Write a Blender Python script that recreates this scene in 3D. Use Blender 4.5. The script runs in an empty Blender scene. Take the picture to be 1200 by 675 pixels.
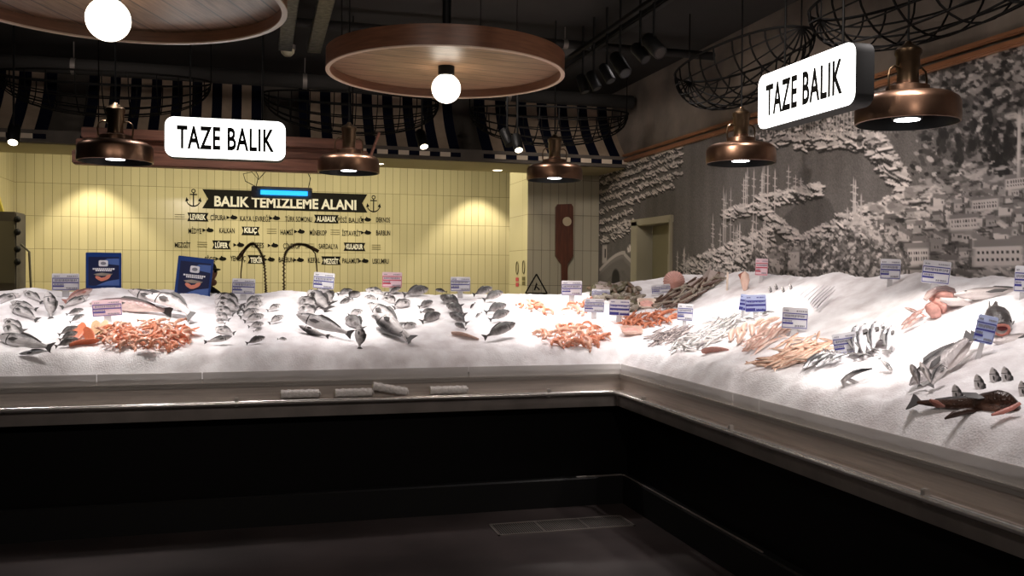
import bpy, bmesh, math, random
import numpy as np
from mathutils import Vector, Matrix, noise
random.seed(7)
scn = bpy.context.scene
COL = scn.collection
PI = math.pi
# ------------------------------------------------------------------ camera
F_PX, CX, CY, EYE = 1051.0, 600.0, 337.5, 1.6
def _dv(x, y): return Vector((x - CX, CY - y, -F_PX)).normalized()
_dY = _dv(305, 317.5); _dX = _dv(4345, 351); _dX = (_dX - _dX.dot(_dY) * _dY).normalized(); _dZ = _dX.cross(_dY)
ROT = Matrix((_dX, _dY, _dZ))               # camera axes -> world axes
cam_d = bpy.data.cameras.new('camera'); cam = bpy.data.objects.new('camera', cam_d); COL.objects.link(cam)
cam_d.sensor_width = 36; cam_d.lens = 36 * F_PX / 1200; cam_d.clip_start = .05; cam_d.clip_end = 100
cam.matrix_world = Matrix.Translation((0, 0, EYE)) @ ROT.to_4x4()
scn.camera = cam
def ray(x, y): return ROT @ Vector((x - CX, CY - y, -F_PX))
def at(x, y, X=None, Y=None, Z=None):
    d = ray(x, y)
    t = X / d.x if X is not None else Y / d.y if Y is not None else (Z - EYE) / d.z
    p = d * t; p.z += EYE
    return p
def proj(p):
    c = ROT.transposed() @ (Vector(p) - Vector((0, 0, EYE)))
    return CX + F_PX * c.x / -c.z, CY - F_PX * c.y / -c.z, -c.z
# ------------------------------------------------------------------ materials
def mat(name, col=(.5, .5, .5), rough=.5, metal=0, emit=None, estr=0, bump=0, bscale=30, var=0, vscale=5, spec=None, trans=0, alpha=1, sss=0, stretch=None):
    m = bpy.data.materials.new(name); m.use_nodes = True
    nt = m.node_tree; b = nt.nodes['Principled BSDF']
    b.inputs['Base Color'].default_value = (*col, 1); b.inputs['Roughness'].default_value = rough
    b.inputs['Metallic'].default_value = metal
    if spec is not None: b.inputs['Specular IOR Level'].default_value = spec
    if trans: b.inputs['Transmission Weight'].default_value = trans
    if alpha < 1: b.inputs['Alpha'].default_value = alpha
    if sss:
        b.inputs['Subsurface Weight'].default_value = sss; b.inputs['Subsurface Radius'].default_value = (.05, .05, .05); b.inputs['Subsurface Scale'].default_value = .3
    if emit: b.inputs['Emission Color'].default_value = (*emit, 1); b.inputs['Emission Strength'].default_value = estr
    tc = nt.nodes.new('ShaderNodeTexCoord'); src = tc.outputs['Object']
    if stretch:
        mp = nt.nodes.new('ShaderNodeMapping'); mp.inputs['Scale'].default_value = stretch
        nt.links.new(src, mp.inputs[0]); src = mp.outputs[0]
    if var:
        n = nt.nodes.new('ShaderNodeTexNoise'); n.inputs['Scale'].default_value = vscale; n.inputs['Detail'].default_value = 5
        r = nt.nodes.new('ShaderNodeMixRGB'); r.blend_type = 'MULTIPLY'; r.inputs[0].default_value = 1
        cr = nt.nodes.new('ShaderNodeValToRGB'); cr.color_ramp.elements[0].position = .3; cr.color_ramp.elements[1].position = .7
        cr.color_ramp.elements[0].color = (1 - var,) * 3 + (1,); cr.color_ramp.elements[1].color = (1 + var * .3,) * 3 + (1,)
        nt.links.new(src, n.inputs['Vector']); nt.links.new(n.outputs['Fac'], cr.inputs[0])
        r.inputs[1].default_value = (*col, 1); nt.links.new(cr.outputs[0], r.inputs[2]); nt.links.new(r.outputs[0], b.inputs['Base Color'])
    if bump:
        n = nt.nodes.new('ShaderNodeTexNoise'); n.inputs['Scale'].default_value = bscale; n.inputs['Detail'].default_value = 6
        bp = nt.nodes.new('ShaderNodeBump'); bp.inputs['Strength'].default_value = bump; bp.inputs['Distance'].default_value = .01
        nt.links.new(src, n.inputs['Vector']); nt.links.new(n.outputs['Fac'], bp.inputs['Height']); nt.links.new(bp.outputs[0], b.inputs['Normal'])
    return m
def tile_mat(name, axis, col, grout, z0, off, w=.1, h=.405, rough=.15):
    """stacked vertical tiles; axis 'x' or 'y' runs along the wall"""
    m = mat(name, col, rough); nt = m.node_tree; b = nt.nodes['Principled BSDF']; N = nt.nodes.new; L = nt.links.new
    g = N('ShaderNodeNewGeometry'); s = N('ShaderNodeSeparateXYZ'); L(g.outputs['Position'], s.inputs[0])
    def M(op, a, v=None, v2=None):
        n = N('ShaderNodeMath'); n.operation = op
        for i, q in enumerate((a, v, v2)):
            if q is None: continue
            if isinstance(q, (int, float)): n.inputs[i].default_value = q
            else: L(q, n.inputs[i])
        return n.outputs[0]
    def edge(o, size, o0, gw):
        t = M('DIVIDE', M('SUBTRACT', o, o0), size); fr = M('FRACT', M('ADD', t, 100.0))
        d = M('ABSOLUTE', M('SUBTRACT', fr, .5))
        return M('GREATER_THAN', d, .5 - gw * .75 / size / 2), M('FLOOR', t)
    eu, cu = edge(s.outputs[0 if axis == 'x' else 1], w, off, .006)
    ev, cv = edge(s.outputs[2], h, z0, .006)
    e = M('MAXIMUM', eu, ev)
    wn = N('ShaderNodeTexWhiteNoise'); wn.noise_dimensions = '2D'
    cb = N('ShaderNodeCombineXYZ'); L(cu, cb.inputs[0]); L(cv, cb.inputs[1]); L(cb.outputs[0], wn.inputs['Vector'])
    k = M('ADD', M('MULTIPLY', wn.outputs['Value'], .10), .93)
    mx = N('ShaderNodeMixRGB'); mx.blend_type = 'MULTIPLY'; mx.inputs[0].default_value = 1; mx.inputs[1].default_value = (*col, 1)
    cc = N('ShaderNodeCombineXYZ'); [L(k, cc.inputs[i]) for i in range(3)]; L(cc.outputs[0], mx.inputs[2])
    m2 = N('ShaderNodeMixRGB'); L(e, m2.inputs[0]); L(mx.outputs[0], m2.inputs[1]); m2.inputs[2].default_value = (*grout, 1)
    L(m2.outputs[0], b.inputs['Base Color'])
    ro = M('ADD', M('MULTIPLY', e, .6), rough); L(ro, b.inputs['Roughness'])
    bp = N('ShaderNodeBump'); bp.inputs['Strength'].default_value = .4; bp.inputs['Distance'].default_value = .004; bp.invert = True
    L(e, bp.inputs['Height']); L(bp.outputs[0], b.inputs['Normal'])
    return m
M = {}
M['tile_yellow'] = tile_mat('cream tile', 'x', (.68, .61, .37), (.22, .18, .08), .635, .03)
M['tile_yellow_side'] = tile_mat('cream tile side', 'y', (.68, .61, .37), (.22, .18, .08), .635, .03)
M['tile_white'] = tile_mat('white tile', 'x', (.50, .46, .34), (.13, .11, .08), .65, .0)
M['tile_pier'] = tile_mat('pier tile', 'y', (.63, .57, .36), (.2, .17, .08), .65, .0, w=.77)
M['concrete'] = mat('concrete', (.23, .19, .155), .9, var=.5, vscale=2.2, bump=.5, bscale=14)
M['ceiling'] = mat('dark ceiling', (.020, .018, .016), .9, var=.3, vscale=2)
M['black'] = mat('matt black', (.005, .005, .005), .55, spec=.25)
M['blackgloss'] = mat('black panel', (.0022, .002, .002), .5, spec=.15)
M['wire'] = mat('black wire', (.004, .0035, .003), .8, spec=.1)
M['steel'] = mat('brushed steel', (.60, .53, .48), .42, .45, var=.2, vscale=3, bump=.08, bscale=8, stretch=(1, 1, 30))
M['steel_lip'] = mat('polished steel', (.62, .58, .54), .3, .6)
M['steel_dull'] = mat('dull steel', (.26, .23, .21), .5, .6, var=.3, vscale=4)
M['chrome'] = mat('chrome', (.75, .73, .70), .25, .8)
M['duct'] = mat('galvanised', (.2, .19, .18), .45, .9, var=.6, vscale=25)
M['copper'] = mat('aged copper', (.25, .145, .095), .33, 1, var=.45, vscale=6, bump=.05, bscale=20)
M['brass_dark'] = mat('dark bronze', (.15, .10, .06), .35, 1, var=.4, vscale=9)
M['lampblack'] = mat('black lamp lining', (.012, .012, .012), .4)
M['led'] = mat('lit lamp disc', (1, 1, 1), .5, emit=(.95, .97, 1), estr=9)
M['globe'] = mat('lit opal globe', (1, 1, 1), .4, emit=(1, .90, .74), estr=5.5)
M['signlit'] = mat('lit sign face', (.9, .9, .88), .4, emit=(1, .985, .95), estr=2.6)
M['spotlit'] = mat('lit spot lens', (1, 1, 1), .5, emit=(1, .86, .62), estr=6)
M['uv'] = mat('lit blue tube', (.1, .4, .8), .4, emit=(.02, .38, 1), estr=1.9)
M['floor'] = mat('dark floor', (.045, .034, .033), .45, var=.5, vscale=1.6, bump=.15, bscale=6)
M['orangewood'] = mat('trim copper paint', (.30, .13, .06), .4, var=.2)
M['cream_paint'] = mat('cream paint', (.47, .43, .30), .5)
M['soffit'] = mat('yellow soffit', (.50, .43, .24), .7)
M['door'] = mat('olive cream door', (.30, .27, .16), .5)
M['beam'] = mat('dark red timber', (.20, .085, .052), .55, var=.5, vscale=6, stretch=(.5, 6, 6))
M['navy'] = mat('navy canvas', (.0035, .0045, .013), .9, spec=.1)
M['cream'] = mat('cream canvas', (.36, .27, .19), .85, var=.15, vscale=12)
M['gapgrey'] = mat('grey board', (.10, .085, .07), .9, var=.3, vscale=5)
M['valance'] = mat('lit cream canvas', (.62, .52, .40), .8)  # the awning's cream canvas, its colour raised to look lit
M['decal_black'] = mat('black vinyl', (.008, .007, .005), .6, spec=.15)
M['decal_white'] = mat('cream vinyl', (.95, .92, .80), .5)
M['decal_olive'] = mat('olive vinyl', (.12, .10, .035), .5)
M['paddle'] = mat('reddish oar wood', (.13, .042, .022), .45, var=.4, vscale=8, stretch=(6, 6, .6))
M['paddle_dot'] = mat('cream disc', (.6, .5, .33), .6)
M['plastic_wrap'] = mat('clear film roll', (.80, .76, .73), .22, 0, var=.2, vscale=60, bump=.8, bscale=70)
M['white'] = mat('white card', (.80, .80, .84), .45)
M['pinkcard'] = mat('pink card', (.80, .60, .66), .45)
M['bluecard'] = mat('pale blue card', (.50, .58, .86), .45)
M['ink_blue'] = mat('blue print', (.05, .05, .30), .5)
M['ink_red'] = mat('red print', (.55, .04, .08), .5)
M['ink_grey'] = mat('grey print', (.25, .25, .30), .5)
M['board_blue'] = mat('blue board', (.008, .045, .22), .3)
M['board_dark'] = mat('navy print', (.012, .018, .07), .3)
M['board_pale'] = mat('pale blue print', (.08, .15, .42), .3)
M['stem'] = mat('clear stem', (.75, .74, .76), .2, alpha=.75)
M['salmonprint'] = mat('salmon print', (.72, .25, .17), .4)
M['rackgrey'] = mat('grey green panel', (.12, .105, .07), .6)
M['paper'] = mat('paper', (.55, .52, .40), .7, var=.25, vscale=30)
M['yellow'] = mat('yellow plastic', (.55, .45, .06), .5)
M['skin'] = mat('skin', (.42, .22, .15), .5, sss=.1)
M['jacket'] = mat('navy jacket', (.012, .014, .02), .8)
M['cap'] = mat('dark green cap', (.03, .032, .018), .85)
M['hair'] = mat('dark hair', (.015, .010, .008), .6)
M['trouser'] = mat('dark trousers', (.02, .02, .025), .8)
def wood_mat():
    m = mat('planked wood', (.4, .25, .16), .42); nt = m.node_tree; b = nt.nodes['Principled BSDF']; N = nt.nodes.new; L = nt.links.new
    tc = N('ShaderNodeTexCoord'); mp = N('ShaderNodeMapping'); mp.inputs['Scale'].default_value = (1.2, 14, 1.2); L(tc.outputs['Object'], mp.inputs[0])
    n = N('ShaderNodeTexNoise'); n.inputs['Scale'].default_value = 5; n.inputs['Detail'].default_value = 8; L(mp.outputs[0], n.inputs['Vector'])
    cr = N('ShaderNodeValToRGB'); cr.color_ramp.elements[0].position = .3; cr.color_ramp.elements[1].position = .75
    cr.color_ramp.elements[0].color = (.17, .085, .045, 1); cr.color_ramp.elements[1].color = (.40, .235, .14, 1); L(n.outputs['Fac'], cr.inputs[0])
    s = N('ShaderNodeSeparateXYZ'); L(tc.outputs['Object'], s.inputs[0])
    a = N('ShaderNodeMath'); a.operation = 'DIVIDE'; a.inputs[1].default_value = .15; L(s.outputs[1], a.inputs[0])
    f = N('ShaderNodeMath'); f.operation = 'FRACT'; ad = N('ShaderNodeMath'); ad.operation = 'ADD'; ad.inputs[1].default_value = 50; L(a.outputs[0], ad.inputs[0]); L(ad.outputs[0], f.inputs[0])
    g = N('ShaderNodeMath'); g.operation = 'LESS_THAN'; g.inputs[1].default_value = .07; L(f.outputs[0], g.inputs[0])
    mx = N('ShaderNodeMixRGB'); L(g.outputs[0], mx.inputs[0]); L(cr.outputs[0], mx.inputs[1]); mx.inputs[2].default_value = (.07, .035, .02, 1)
    L(mx.outputs[0], b.inputs['Base Color']); return m
M['wood'] = wood_mat()
M['woodrim'] = mat('bent wood rim', (.20, .085, .045), .38, var=.3, vscale=7, stretch=(1, 1, 12))
M['woodedge'] = mat('pale wood edge', (.62, .46, .36), .4)
def glass_mat():
    m = mat('clear guard glass', (.75, .72, .70), .2, spec=.6, var=.12, vscale=2, alpha=.62); return m
M['glass'] = glass_mat()
def ice_mat():
    m = mat('crushed ice', (.90, .89, .91), .55, sss=.15, spec=.35); nt = m.node_tree; b = nt.nodes['Principled BSDF']; N = nt.nodes.new; L = nt.links.new
    tc = N('ShaderNodeTexCoord')
    v = N('ShaderNodeTexVoronoi'); v.inputs['Scale'].default_value = 110; L(tc.outputs['Object'], v.inputs['Vector'])
    n = N('ShaderNodeTexNoise'); n.inputs['Scale'].default_value = 22; n.inputs['Detail'].default_value = 6; L(tc.outputs['Object'], n.inputs['Vector'])
    a = N('ShaderNodeMath'); a.operation = 'ADD'; L(v.outputs['Distance'], a.inputs[0]); L(n.outputs['Fac'], a.inputs[1])
    bp = N('ShaderNodeBump'); bp.inputs['Strength'].default_value = .35; bp.inputs['Distance'].default_value = .006
    L(a.outputs[0], bp.inputs['Height']); L(bp.outputs[0], b.inputs['Normal'])
    n2 = N('ShaderNodeTexNoise'); n2.inputs['Scale'].default_value = 7; n2.inputs['Detail'].default_value = 7; L(tc.outputs['Object'], n2.inputs['Vector'])
    cr = N('ShaderNodeValToRGB'); cr.color_ramp.elements[0].position = .30; cr.color_ramp.elements[1].position = .62
    cr.color_ramp.elements[0].color = (.66, .62, .63, 1); cr.color_ramp.elements[1].color = (.93, .92, .94, 1)
    L(n2.outputs['Fac'], cr.inputs[0]); L(cr.outputs[0], b.inputs['Base Color']); return m
M['ice'] = ice_mat()
def fish_mat(name, back, side, belly, z0=-.1, z1=.1, spots=.5, sscale=14, rough=.3, metal=.08, head=None, stretch=(1, 1, 1)):
    """skin that runs from a pale belly to a dark back across the body, with blotches"""
    m = mat(name, side, rough, metal); nt = m.node_tree; b = nt.nodes['Principled BSDF']; N = nt.nodes.new; L = nt.links.new
    tc = N('ShaderNodeTexCoord'); s = N('ShaderNodeSeparateXYZ'); L(tc.outputs['Object'], s.inputs[0])
    mr = N('ShaderNodeMapRange'); mr.inputs[1].default_value = z0; mr.inputs[2].default_value = z1; L(s.outputs[2], mr.inputs[0])
    mp = N('ShaderNodeMapping'); mp.inputs['Scale'].default_value = stretch; L(tc.outputs['Object'], mp.inputs[0])
    n = N('ShaderNodeTexNoise'); n.inputs['Scale'].default_value = sscale; n.inputs['Detail'].default_value = 4; L(mp.outputs[0], n.inputs['Vector'])
    ma = N('ShaderNodeMath'); ma.operation = 'MULTIPLY_ADD'; ma.inputs[1].default_value = spots; L(n.outputs['Fac'], ma.inputs[0]); L(mr.outputs[0], ma.inputs[2])
    su = N('ShaderNodeMath'); su.operation = 'SUBTRACT'; su.inputs[1].default_value = spots * .5; L(ma.outputs[0], su.inputs[0])
    cr = N('ShaderNodeValToRGB'); e = cr.color_ramp.elements
    e[0].position = .20; e[0].color = (*belly, 1); e[1].position = .84; e[1].color = (*back, 1)
    x = e.new(.54); x.color = (*side, 1); x = e.new(.70); x.color = tuple(.35 * q + .65 * w for q, w in zip(side, back)) + (1,)
    L(su.outputs[0], cr.inputs[0]); out = cr.outputs[0]
    if head:
        # gill cover and eye region differ in tone
        g = N('ShaderNodeMath'); g.operation = 'SUBTRACT'; g.inputs[1].default_value = .27; L(s.outputs[0], g.inputs[0])
        ab = N('ShaderNodeMath'); ab.operation = 'ABSOLUTE'; L(g.outputs[0], ab.inputs[0])
        lt = N('ShaderNodeMath'); lt.operation = 'LESS_THAN'; lt.inputs[1].default_value = .011; L(ab.outputs[0], lt.inputs[0])
        mx = N('ShaderNodeMixRGB'); L(lt.outputs[0], mx.inputs[0]); L(out, mx.inputs[1]); mx.inputs[2].default_value = (*head, 1); out = mx.outputs[0]
    L(out, b.inputs['Base Color'])
    bp = N('ShaderNodeBump'); bp.inputs['Strength'].default_value = .25; bp.inputs['Distance'].default_value = .01
    vo = N('ShaderNodeTexVoronoi'); vo.inputs['Scale'].default_value = 60; L(tc.outputs['Object'], vo.inputs['Vector'])
    L(vo.outputs['Distance'], bp.inputs['Height']); L(bp.outputs[0], b.inputs['Normal'])
    return m
K = (.02, .018, .017)
M['f_bream'] = fish_mat('sea bream skin', (.012, .011, .011), (.42, .39, .39), (.88, .85, .85), -.14, .19, .75, 8, head=K)
M['f_dark'] = fish_mat('dark bream skin', (.010, .009, .009), (.14, .125, .125), (.62, .59, .59), -.2, .16, .8, 8, head=K)
M['f_bass'] = fish_mat('sea bass skin', (.03, .028, .03), (.50, .47, .47), (.88, .85, .85), -.1, .12, .6, 8, head=K)
M['f_salmon'] = fish_mat('salmon skin', (.05, .048, .05), (.45, .41, .41), (.85, .80, .80), -.1, .1, .55, 12, head=K)
M['f_brown'] = fish_mat('brown pink fish skin', (.12, .085, .085), (.30, .19, .18), (.72, .58, .54), -.09, .1, .4, 6)
M['f_red'] = fish_mat('reddish fish skin', (.16, .07, .06), (.50, .28, .25), (.80, .66, .62), -.1, .12, .6, 8)
M['f_mack'] = fish_mat('mackerel skin', (.012, .016, .02), (.36, .36, .38), (.85, .84, .86), -.05, .07, .55, 22, stretch=(2, 1, .4), metal=.4)
M['f_sard'] = fish_mat('sardine skin', (.03, .032, .035), (.40, .38, .38), (.85, .82, .80), -.07, .07, .6, 10, metal=.4)
M['f_anch'] = fish_mat('anchovy skin', (.03, .02, .02), (.20, .16, .16), (.6, .52, .5), -.08, .06, .6, 9, metal=.3)
M['f_mull'] = fish_mat('red mullet skin', (.30, .12, .07), (.55, .31, .21), (.80, .62, .50), -.1, .1, .6, 9)
M['f_pink'] = fish_mat('pink fish skin', (.50, .24, .19), (.68, .42, .34), (.85, .68, .6), -.1, .1, .5, 9)
M['f_belt'] = fish_mat('belt fish skin', (.03, .03, .035), (.50, .48, .50), (.85, .83, .85), -.03, .035, .4, 4, metal=.5)
M['f_tuna'] = fish_mat('bonito skin', (.015, .017, .022), (.45, .44, .46), (.90, .88, .9), -.1, .1, .4, 20, stretch=(.4, 1, 2.5), metal=.4)
M['f_big'] = fish_mat('large pale fish skin', (.16, .14, .14), (.55, .49, .48), (.85, .78, .76), -.12, .14, .35, 10)
M['f_grouper'] = fish_mat('grey fish skin', (.05, .045, .045), (.22, .19, .19), (.6, .54, .52), -.16, .14, .6, 7)
M['f_monk'] = fish_mat('monkfish skin', (.028, .014, .010), (.085, .042, .028), (.5, .28, .2), -.19, .07, .6, 8)
M['fin'] = mat('dark fin', (.05, .045, .045), .5)
M['fin_red'] = mat('reddish fin', (.42, .17, .13), .5)
M['eye'] = mat('fish eye', (.008, .008, .008), .08)
M['monk_dark'] = mat('dark brown skin', (.05, .024, .016), .4)
M['flesh_red'] = mat('red flesh', (.66, .24, .19), .4, var=.4, vscale=14)
M['flesh_dark'] = mat('dark red gullet', (.12, .01, .012), .4)
M['flesh_pink'] = mat('pink flesh', (.80, .42, .36), .4, var=.3, vscale=14)
M['flesh_orange'] = mat('orange flesh', (.85, .24, .12), .35, var=.3, vscale=14, stretch=(1, 5, 1))
M['flesh_pale'] = mat('pale yellow flesh', (.85, .62, .38), .4, var=.2, vscale=20)
M['shrimp'] = mat('shrimp shell', (.90, .36, .22), .3, var=.45, vscale=9)
M['shrimp_pale'] = mat('pale shrimp shell', (.90, .52, .38), .3, var=.3, vscale=9)
M['prawn_red'] = mat('red prawn shell', (.72, .27, .15), .3, var=.4, vscale=9)
M['squid'] = mat('squid flesh', (.85, .60, .50), .3, var=.25, vscale=9)
M['shell'] = mat('brown shell', (.20, .13, .085), .4, var=.6, vscale=12)
M['shell_green'] = mat('greenish shell', (.17, .15, .09), .4, var=.6, vscale=12)
M['shell_grey'] = mat('grey shell', (.36, .31, .25), .4, var=.5, vscale=12)
M['razor'] = mat('razor shell', (.12, .065, .045), .4, var=.6, vscale=10, stretch=(.5, 3, 3))
M['scallop'] = mat('pink scallop', (.60, .33, .28), .5, var=.3, vscale=8)
M['tray'] = mat('pale tray', (.85, .72, .62), .5)
M['skate'] = mat('grey skate skin', (.42, .35, .32), .5, var=.3, vscale=10)
# ------------------------------------------------------------------ mesh helpers
class MB:
    def __init__(s): s.bm = bmesh.new(); s.mi = 0
    def _f(s, vs):
        try:
            f = s.bm.faces.new(vs); f.material_index = s.mi; return f
        except ValueError: return None
    def box(s, a, b, m=None):
        x0, y0, z0 = a; x1, y1, z1 = b
        P = [Vector(p) for p in ((x0, y0, z0), (x1, y0, z0), (x1, y1, z0), (x0, y1, z0), (x0, y0, z1), (x1, y0, z1), (x1, y1, z1), (x0, y1, z1))]
        if m is not None: P = [m @ p for p in P]
        v = [s.bm.verts.new(p) for p in P]
        for q in ((0, 3, 2, 1), (4, 5, 6, 7), (0, 1, 5, 4), (1, 2, 6, 5), (2, 3, 7, 6), (3, 0, 4, 7)): s._f([v[i] for i in q])
        return s
    def rbox(s, a, b, r=.004, seg=2):
        x0, y0, z0 = a; x1, y1, z1 = b
        t = bmesh.new(); vs = [t.verts.new(p) for p in ((x0, y0, z0), (x1, y0, z0), (x1, y1, z0), (x0, y1, z0), (x0, y0, z1), (x1, y0, z1), (x1, y1, z1), (x0, y1, z1))]
        for q in ((0, 3, 2, 1), (4, 5, 6, 7), (0, 1, 5, 4), (1, 2, 6, 5), (2, 3, 7, 6), (3, 0, 4, 7)): t.faces.new([vs[i] for i in q])
        bmesh.ops.bevel(t, geom=list(t.edges), offset=r, segments=seg, affect='EDGES')
        s.add(t); return s
    def add(s, t, m=None):
        mp = {}
        for v in t.verts: mp[v] = s.bm.verts.new(m @ v.co if m is not None else v.co)
        for f in t.faces: s._f([mp[v] for v in f.verts])
        t.free()
    def loft(s, rings, cap=True, close=True):
        R = [[s.bm.verts.new(p) for p in r] for r in rings]; n = len(R[0])
        for a, b in zip(R, R[1:]):
            for i in range(n if close else n - 1):
                j = (i + 1) % n; s._f([a[i], a[j], b[j], b[i]])
        if cap and close: s._f(R[0][::-1]); s._f(R[-1])
        return s
    def tube(s, pts, r, n=8, cap=True):
        pts = [Vector(p) for p in pts]
        rr = r if isinstance(r, (list, tuple)) else [r] * len(pts)
        rings = []; up = None
        for i, p in enumerate(pts):
            t = (pts[min(i + 1, len(pts) - 1)] - pts[max(i - 1, 0)])
            if t.length < 1e-9: t = Vector((0, 0, 1))
            t.normalize()
            if up is None: up = t.orthogonal().normalized()
            up = (up - up.dot(t) * t)
            up = up.normalized() if up.length > 1e-6 else t.orthogonal().normalized()
            w = t.cross(up)
            rings.append([p + rr[i] * (math.cos(2 * PI * k / n) * up + math.sin(2 * PI * k / n) * w) for k in range(n)])
        return s.loft(rings, cap)
    def lathe(s, prof, n=32, c=(0, 0, 0)):
        c = Vector(c); R = []
        for r, z in prof: R.append([s.bm.verts.new(c + Vector((r * math.cos(2 * PI * k / n), r * math.sin(2 * PI * k / n), z))) for k in range(n)] if r > 1e-6 else [s.bm.verts.new(c + Vector((0, 0, z)))])
        for a, b in zip(R, R[1:]):
            for i in range(n):
                j = (i + 1) % n
                if len(a) == 1 and len(b) == 1: continue
                if len(a) == 1: s._f([a[0], b[j], b[i]])
                elif len(b) == 1: s._f([a[i], a[j], b[0]])
                else: s._f([a[i], a[j], b[j], b[i]])
        return s
    def prism(s, poly, d, m=None):
        """poly of 2-D points in local xz, thickness d along y"""
        A = [Vector((x, -d / 2, z)) for x, z in poly]; B = [Vector((x, d / 2, z)) for x, z in poly]
        if m is not None: A = [m @ p for p in A]; B = [m @ p for p in B]
        return s.loft([A, B])
    def ell(s, c, r, n=12, k=8, m=None):
        c = Vector(c); rings = []
        prof = [(math.sin(PI * i / k), -math.cos(PI * i / k)) for i in range(k + 1)]
        R = []
        for q, z in prof:
            pts = [c + Vector((r[0] * q * math.cos(2 * PI * j / n), r[1] * q * math.sin(2 * PI * j / n), r[2] * z)) for j in range(n)] if q > 1e-6 else [c + Vector((0, 0, r[2] * z))]
            R.append([s.bm.verts.new(m @ p if m is not None else p) for p in pts])
        for a, b in zip(R, R[1:]):
            for i in range(n):
                j = (i + 1) % n
                if len(a) == 1: s._f([a[0], b[j], b[i]])
                elif len(b) == 1: s._f([a[i], a[j], b[0]])
                else: s._f([a[i], a[j], b[j], b[i]])
        return s
    def mesh(s, name, mats, smooth=True, rec=True):
        if rec: bmesh.ops.recalc_face_normals(s.bm, faces=list(s.bm.faces))
        me = bpy.data.meshes.new(name); s.bm.to_mesh(me); s.bm.free()
        for m in (mats if isinstance(mats, (list, tuple)) else [mats]): me.materials.append(M[m] if isinstance(m, str) else m)
        if smooth:
            me.shade_smooth()
            try: me.set_sharp_from_angle(angle=math.radians(38))
            except Exception: pass
        return me
    def obj(s, name, mats, parent=None, loc=None, smooth=True, **kw):
        o = bpy.data.objects.new(name, s.mesh(name, mats, smooth)); COL.objects.link(o)
        if parent is not None: o.parent = parent
        if loc is not None: o.location = loc
        tag(o, **kw); return o
def tag(o, label=None, cat=None, group=None, kind=None):
    if label: o['label'] = label
    if cat: o['category'] = cat
    if group: o['group'] = group
    if kind: o['kind'] = kind
    return o
def thing(name, label, cat, loc=(0, 0, 0), group=None, rz=0):
    o = bpy.data.objects.new(name, None); COL.objects.link(o); o.location = loc; o.rotation_euler = (0, 0, rz); o.empty_display_size = .05
    return tag(o, label, cat, group)
def dup(root, label=None, group=None, loc=None, mw=None):
    r = root.copy(); COL.objects.link(r)
    for ch in root.children:
        c = ch.copy(); COL.objects.link(c); c.parent = r
        for g in ch.children:
            d = g.copy(); COL.objects.link(d); d.parent = c
    if label: r['label'] = label
    if group: r['group'] = group
    if loc is not None: r.location = loc
    if mw is not None: r.matrix_world = mw
    return r
def struct(name, mb, mats, smooth=False, parent=None):
    return mb.obj(name, mats, parent, smooth=smooth, kind=None if parent else 'structure')
def text_mesh(s, h, xs=1.0, bold=0.0, ext=.001, space=1.0):
    cu = bpy.data.curves.new('t', 'FONT'); cu.body = s; cu.size = h / .70; cu.offset = bold; cu.extrude = ext
    cu.align_x = 'CENTER'; cu.align_y = 'CENTER'; cu.space_character = space; cu.resolution_u = 3
    to = bpy.data.objects.new('t', cu); COL.objects.link(to)
    dg = bpy.context.evaluated_depsgraph_get(); dg.update()
    me = bpy.data.meshes.new_from_object(to.evaluated_get(dg)); bpy.data.objects.remove(to); bpy.data.curves.remove(cu)
    xs_ = [v.co.x for v in me.vertices] or [0]; ys_ = [v.co.y for v in me.vertices] or [0]
    cx = (min(xs_) + max(xs_)) / 2; cy = (min(ys_) + max(ys_)) / 2; w = max(xs_) - min(xs_)
    for v in me.vertices: v.co = Vector(((v.co.x - cx) * xs, v.co.y - cy, v.co.z))
    return me, w * xs
def text(name, s, h, m, parent, loc, face='-y', width=None, xs=1.0, bold=0, ext=.001, space=1.0, **kw):
    me, w = text_mesh(s, h, xs, bold, ext, space)
    if width:
        k = width / w
        for v in me.vertices: v.co.x *= k
    # lettering is drawn in xy; stand it up
    R = Matrix.Rotation(PI / 2, 4, 'X') if face == '-y' else Matrix.Rotation(-PI / 2, 4, 'Z') @ Matrix.Rotation(PI / 2, 4, 'X')
    me.transform(R); me.materials.append(M[m]); me.name = name
    o = bpy.data.objects.new(name, me); COL.objects.link(o); o.parent = parent; o.location = loc
    tag(o, **kw); return o
# ------------------------------------------------------------------ the setting
XW, YB, YW, YP = 3.80, 12.2, 9.8, 10.57      # right wall, tiled back wall, pier front, pier back
CZ = 3.62
struct('floor', MB().box((-6, -3, -.1), (5, 13, 0)), 'floor')
struct('ceiling', MB().box((-6, -3, CZ), (5, 13, CZ + .1)), 'ceiling')
struct('wall_back', MB().box((-6.0, YB, 0), (4.0, YB + .15, CZ)), 'tile_yellow')
struct('wall_left', MB().box((-3.05, 9.3, 0), (-2.89, YB, CZ)), 'tile_yellow_side')
w = MB(); w.box((2.93, YW, 0), (XW, YP, CZ)); w.bm.faces.ensure_lookup_table()
for f in w.bm.faces:
    if abs(f.normal.x if f.normal.length else 0) > .5: pass
w.bm.normal_update()
for f in w.bm.faces: f.material_index = 1 if abs(f.normal.x) > .5 else 0
struct('wall_pier', w, ['tile_white', 'tile_pier'])
DY0, DY1, DZ = 7.86, 8.80, 2.15               # doorway in the right wall
w = MB()
w.box((XW, -3, 0), (XW + .2, DY0, CZ)); w.box((XW, DY1, 0), (XW + .2, YB, CZ)); w.box((XW, DY0, DZ), (XW + .2, DY1, CZ))
struct('wall_right', w, 'concrete')
struct('wall_front', MB().box((-6, -3.1, 0), (5, -3, CZ)), 'concrete')
struct('wall_side', MB().box((-6.1, -3, 0), (-6, 13, CZ)), 'concrete')
d = thing('door_1', None, None); d['kind'] = 'structure'
m = MB(); t = .075
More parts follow.
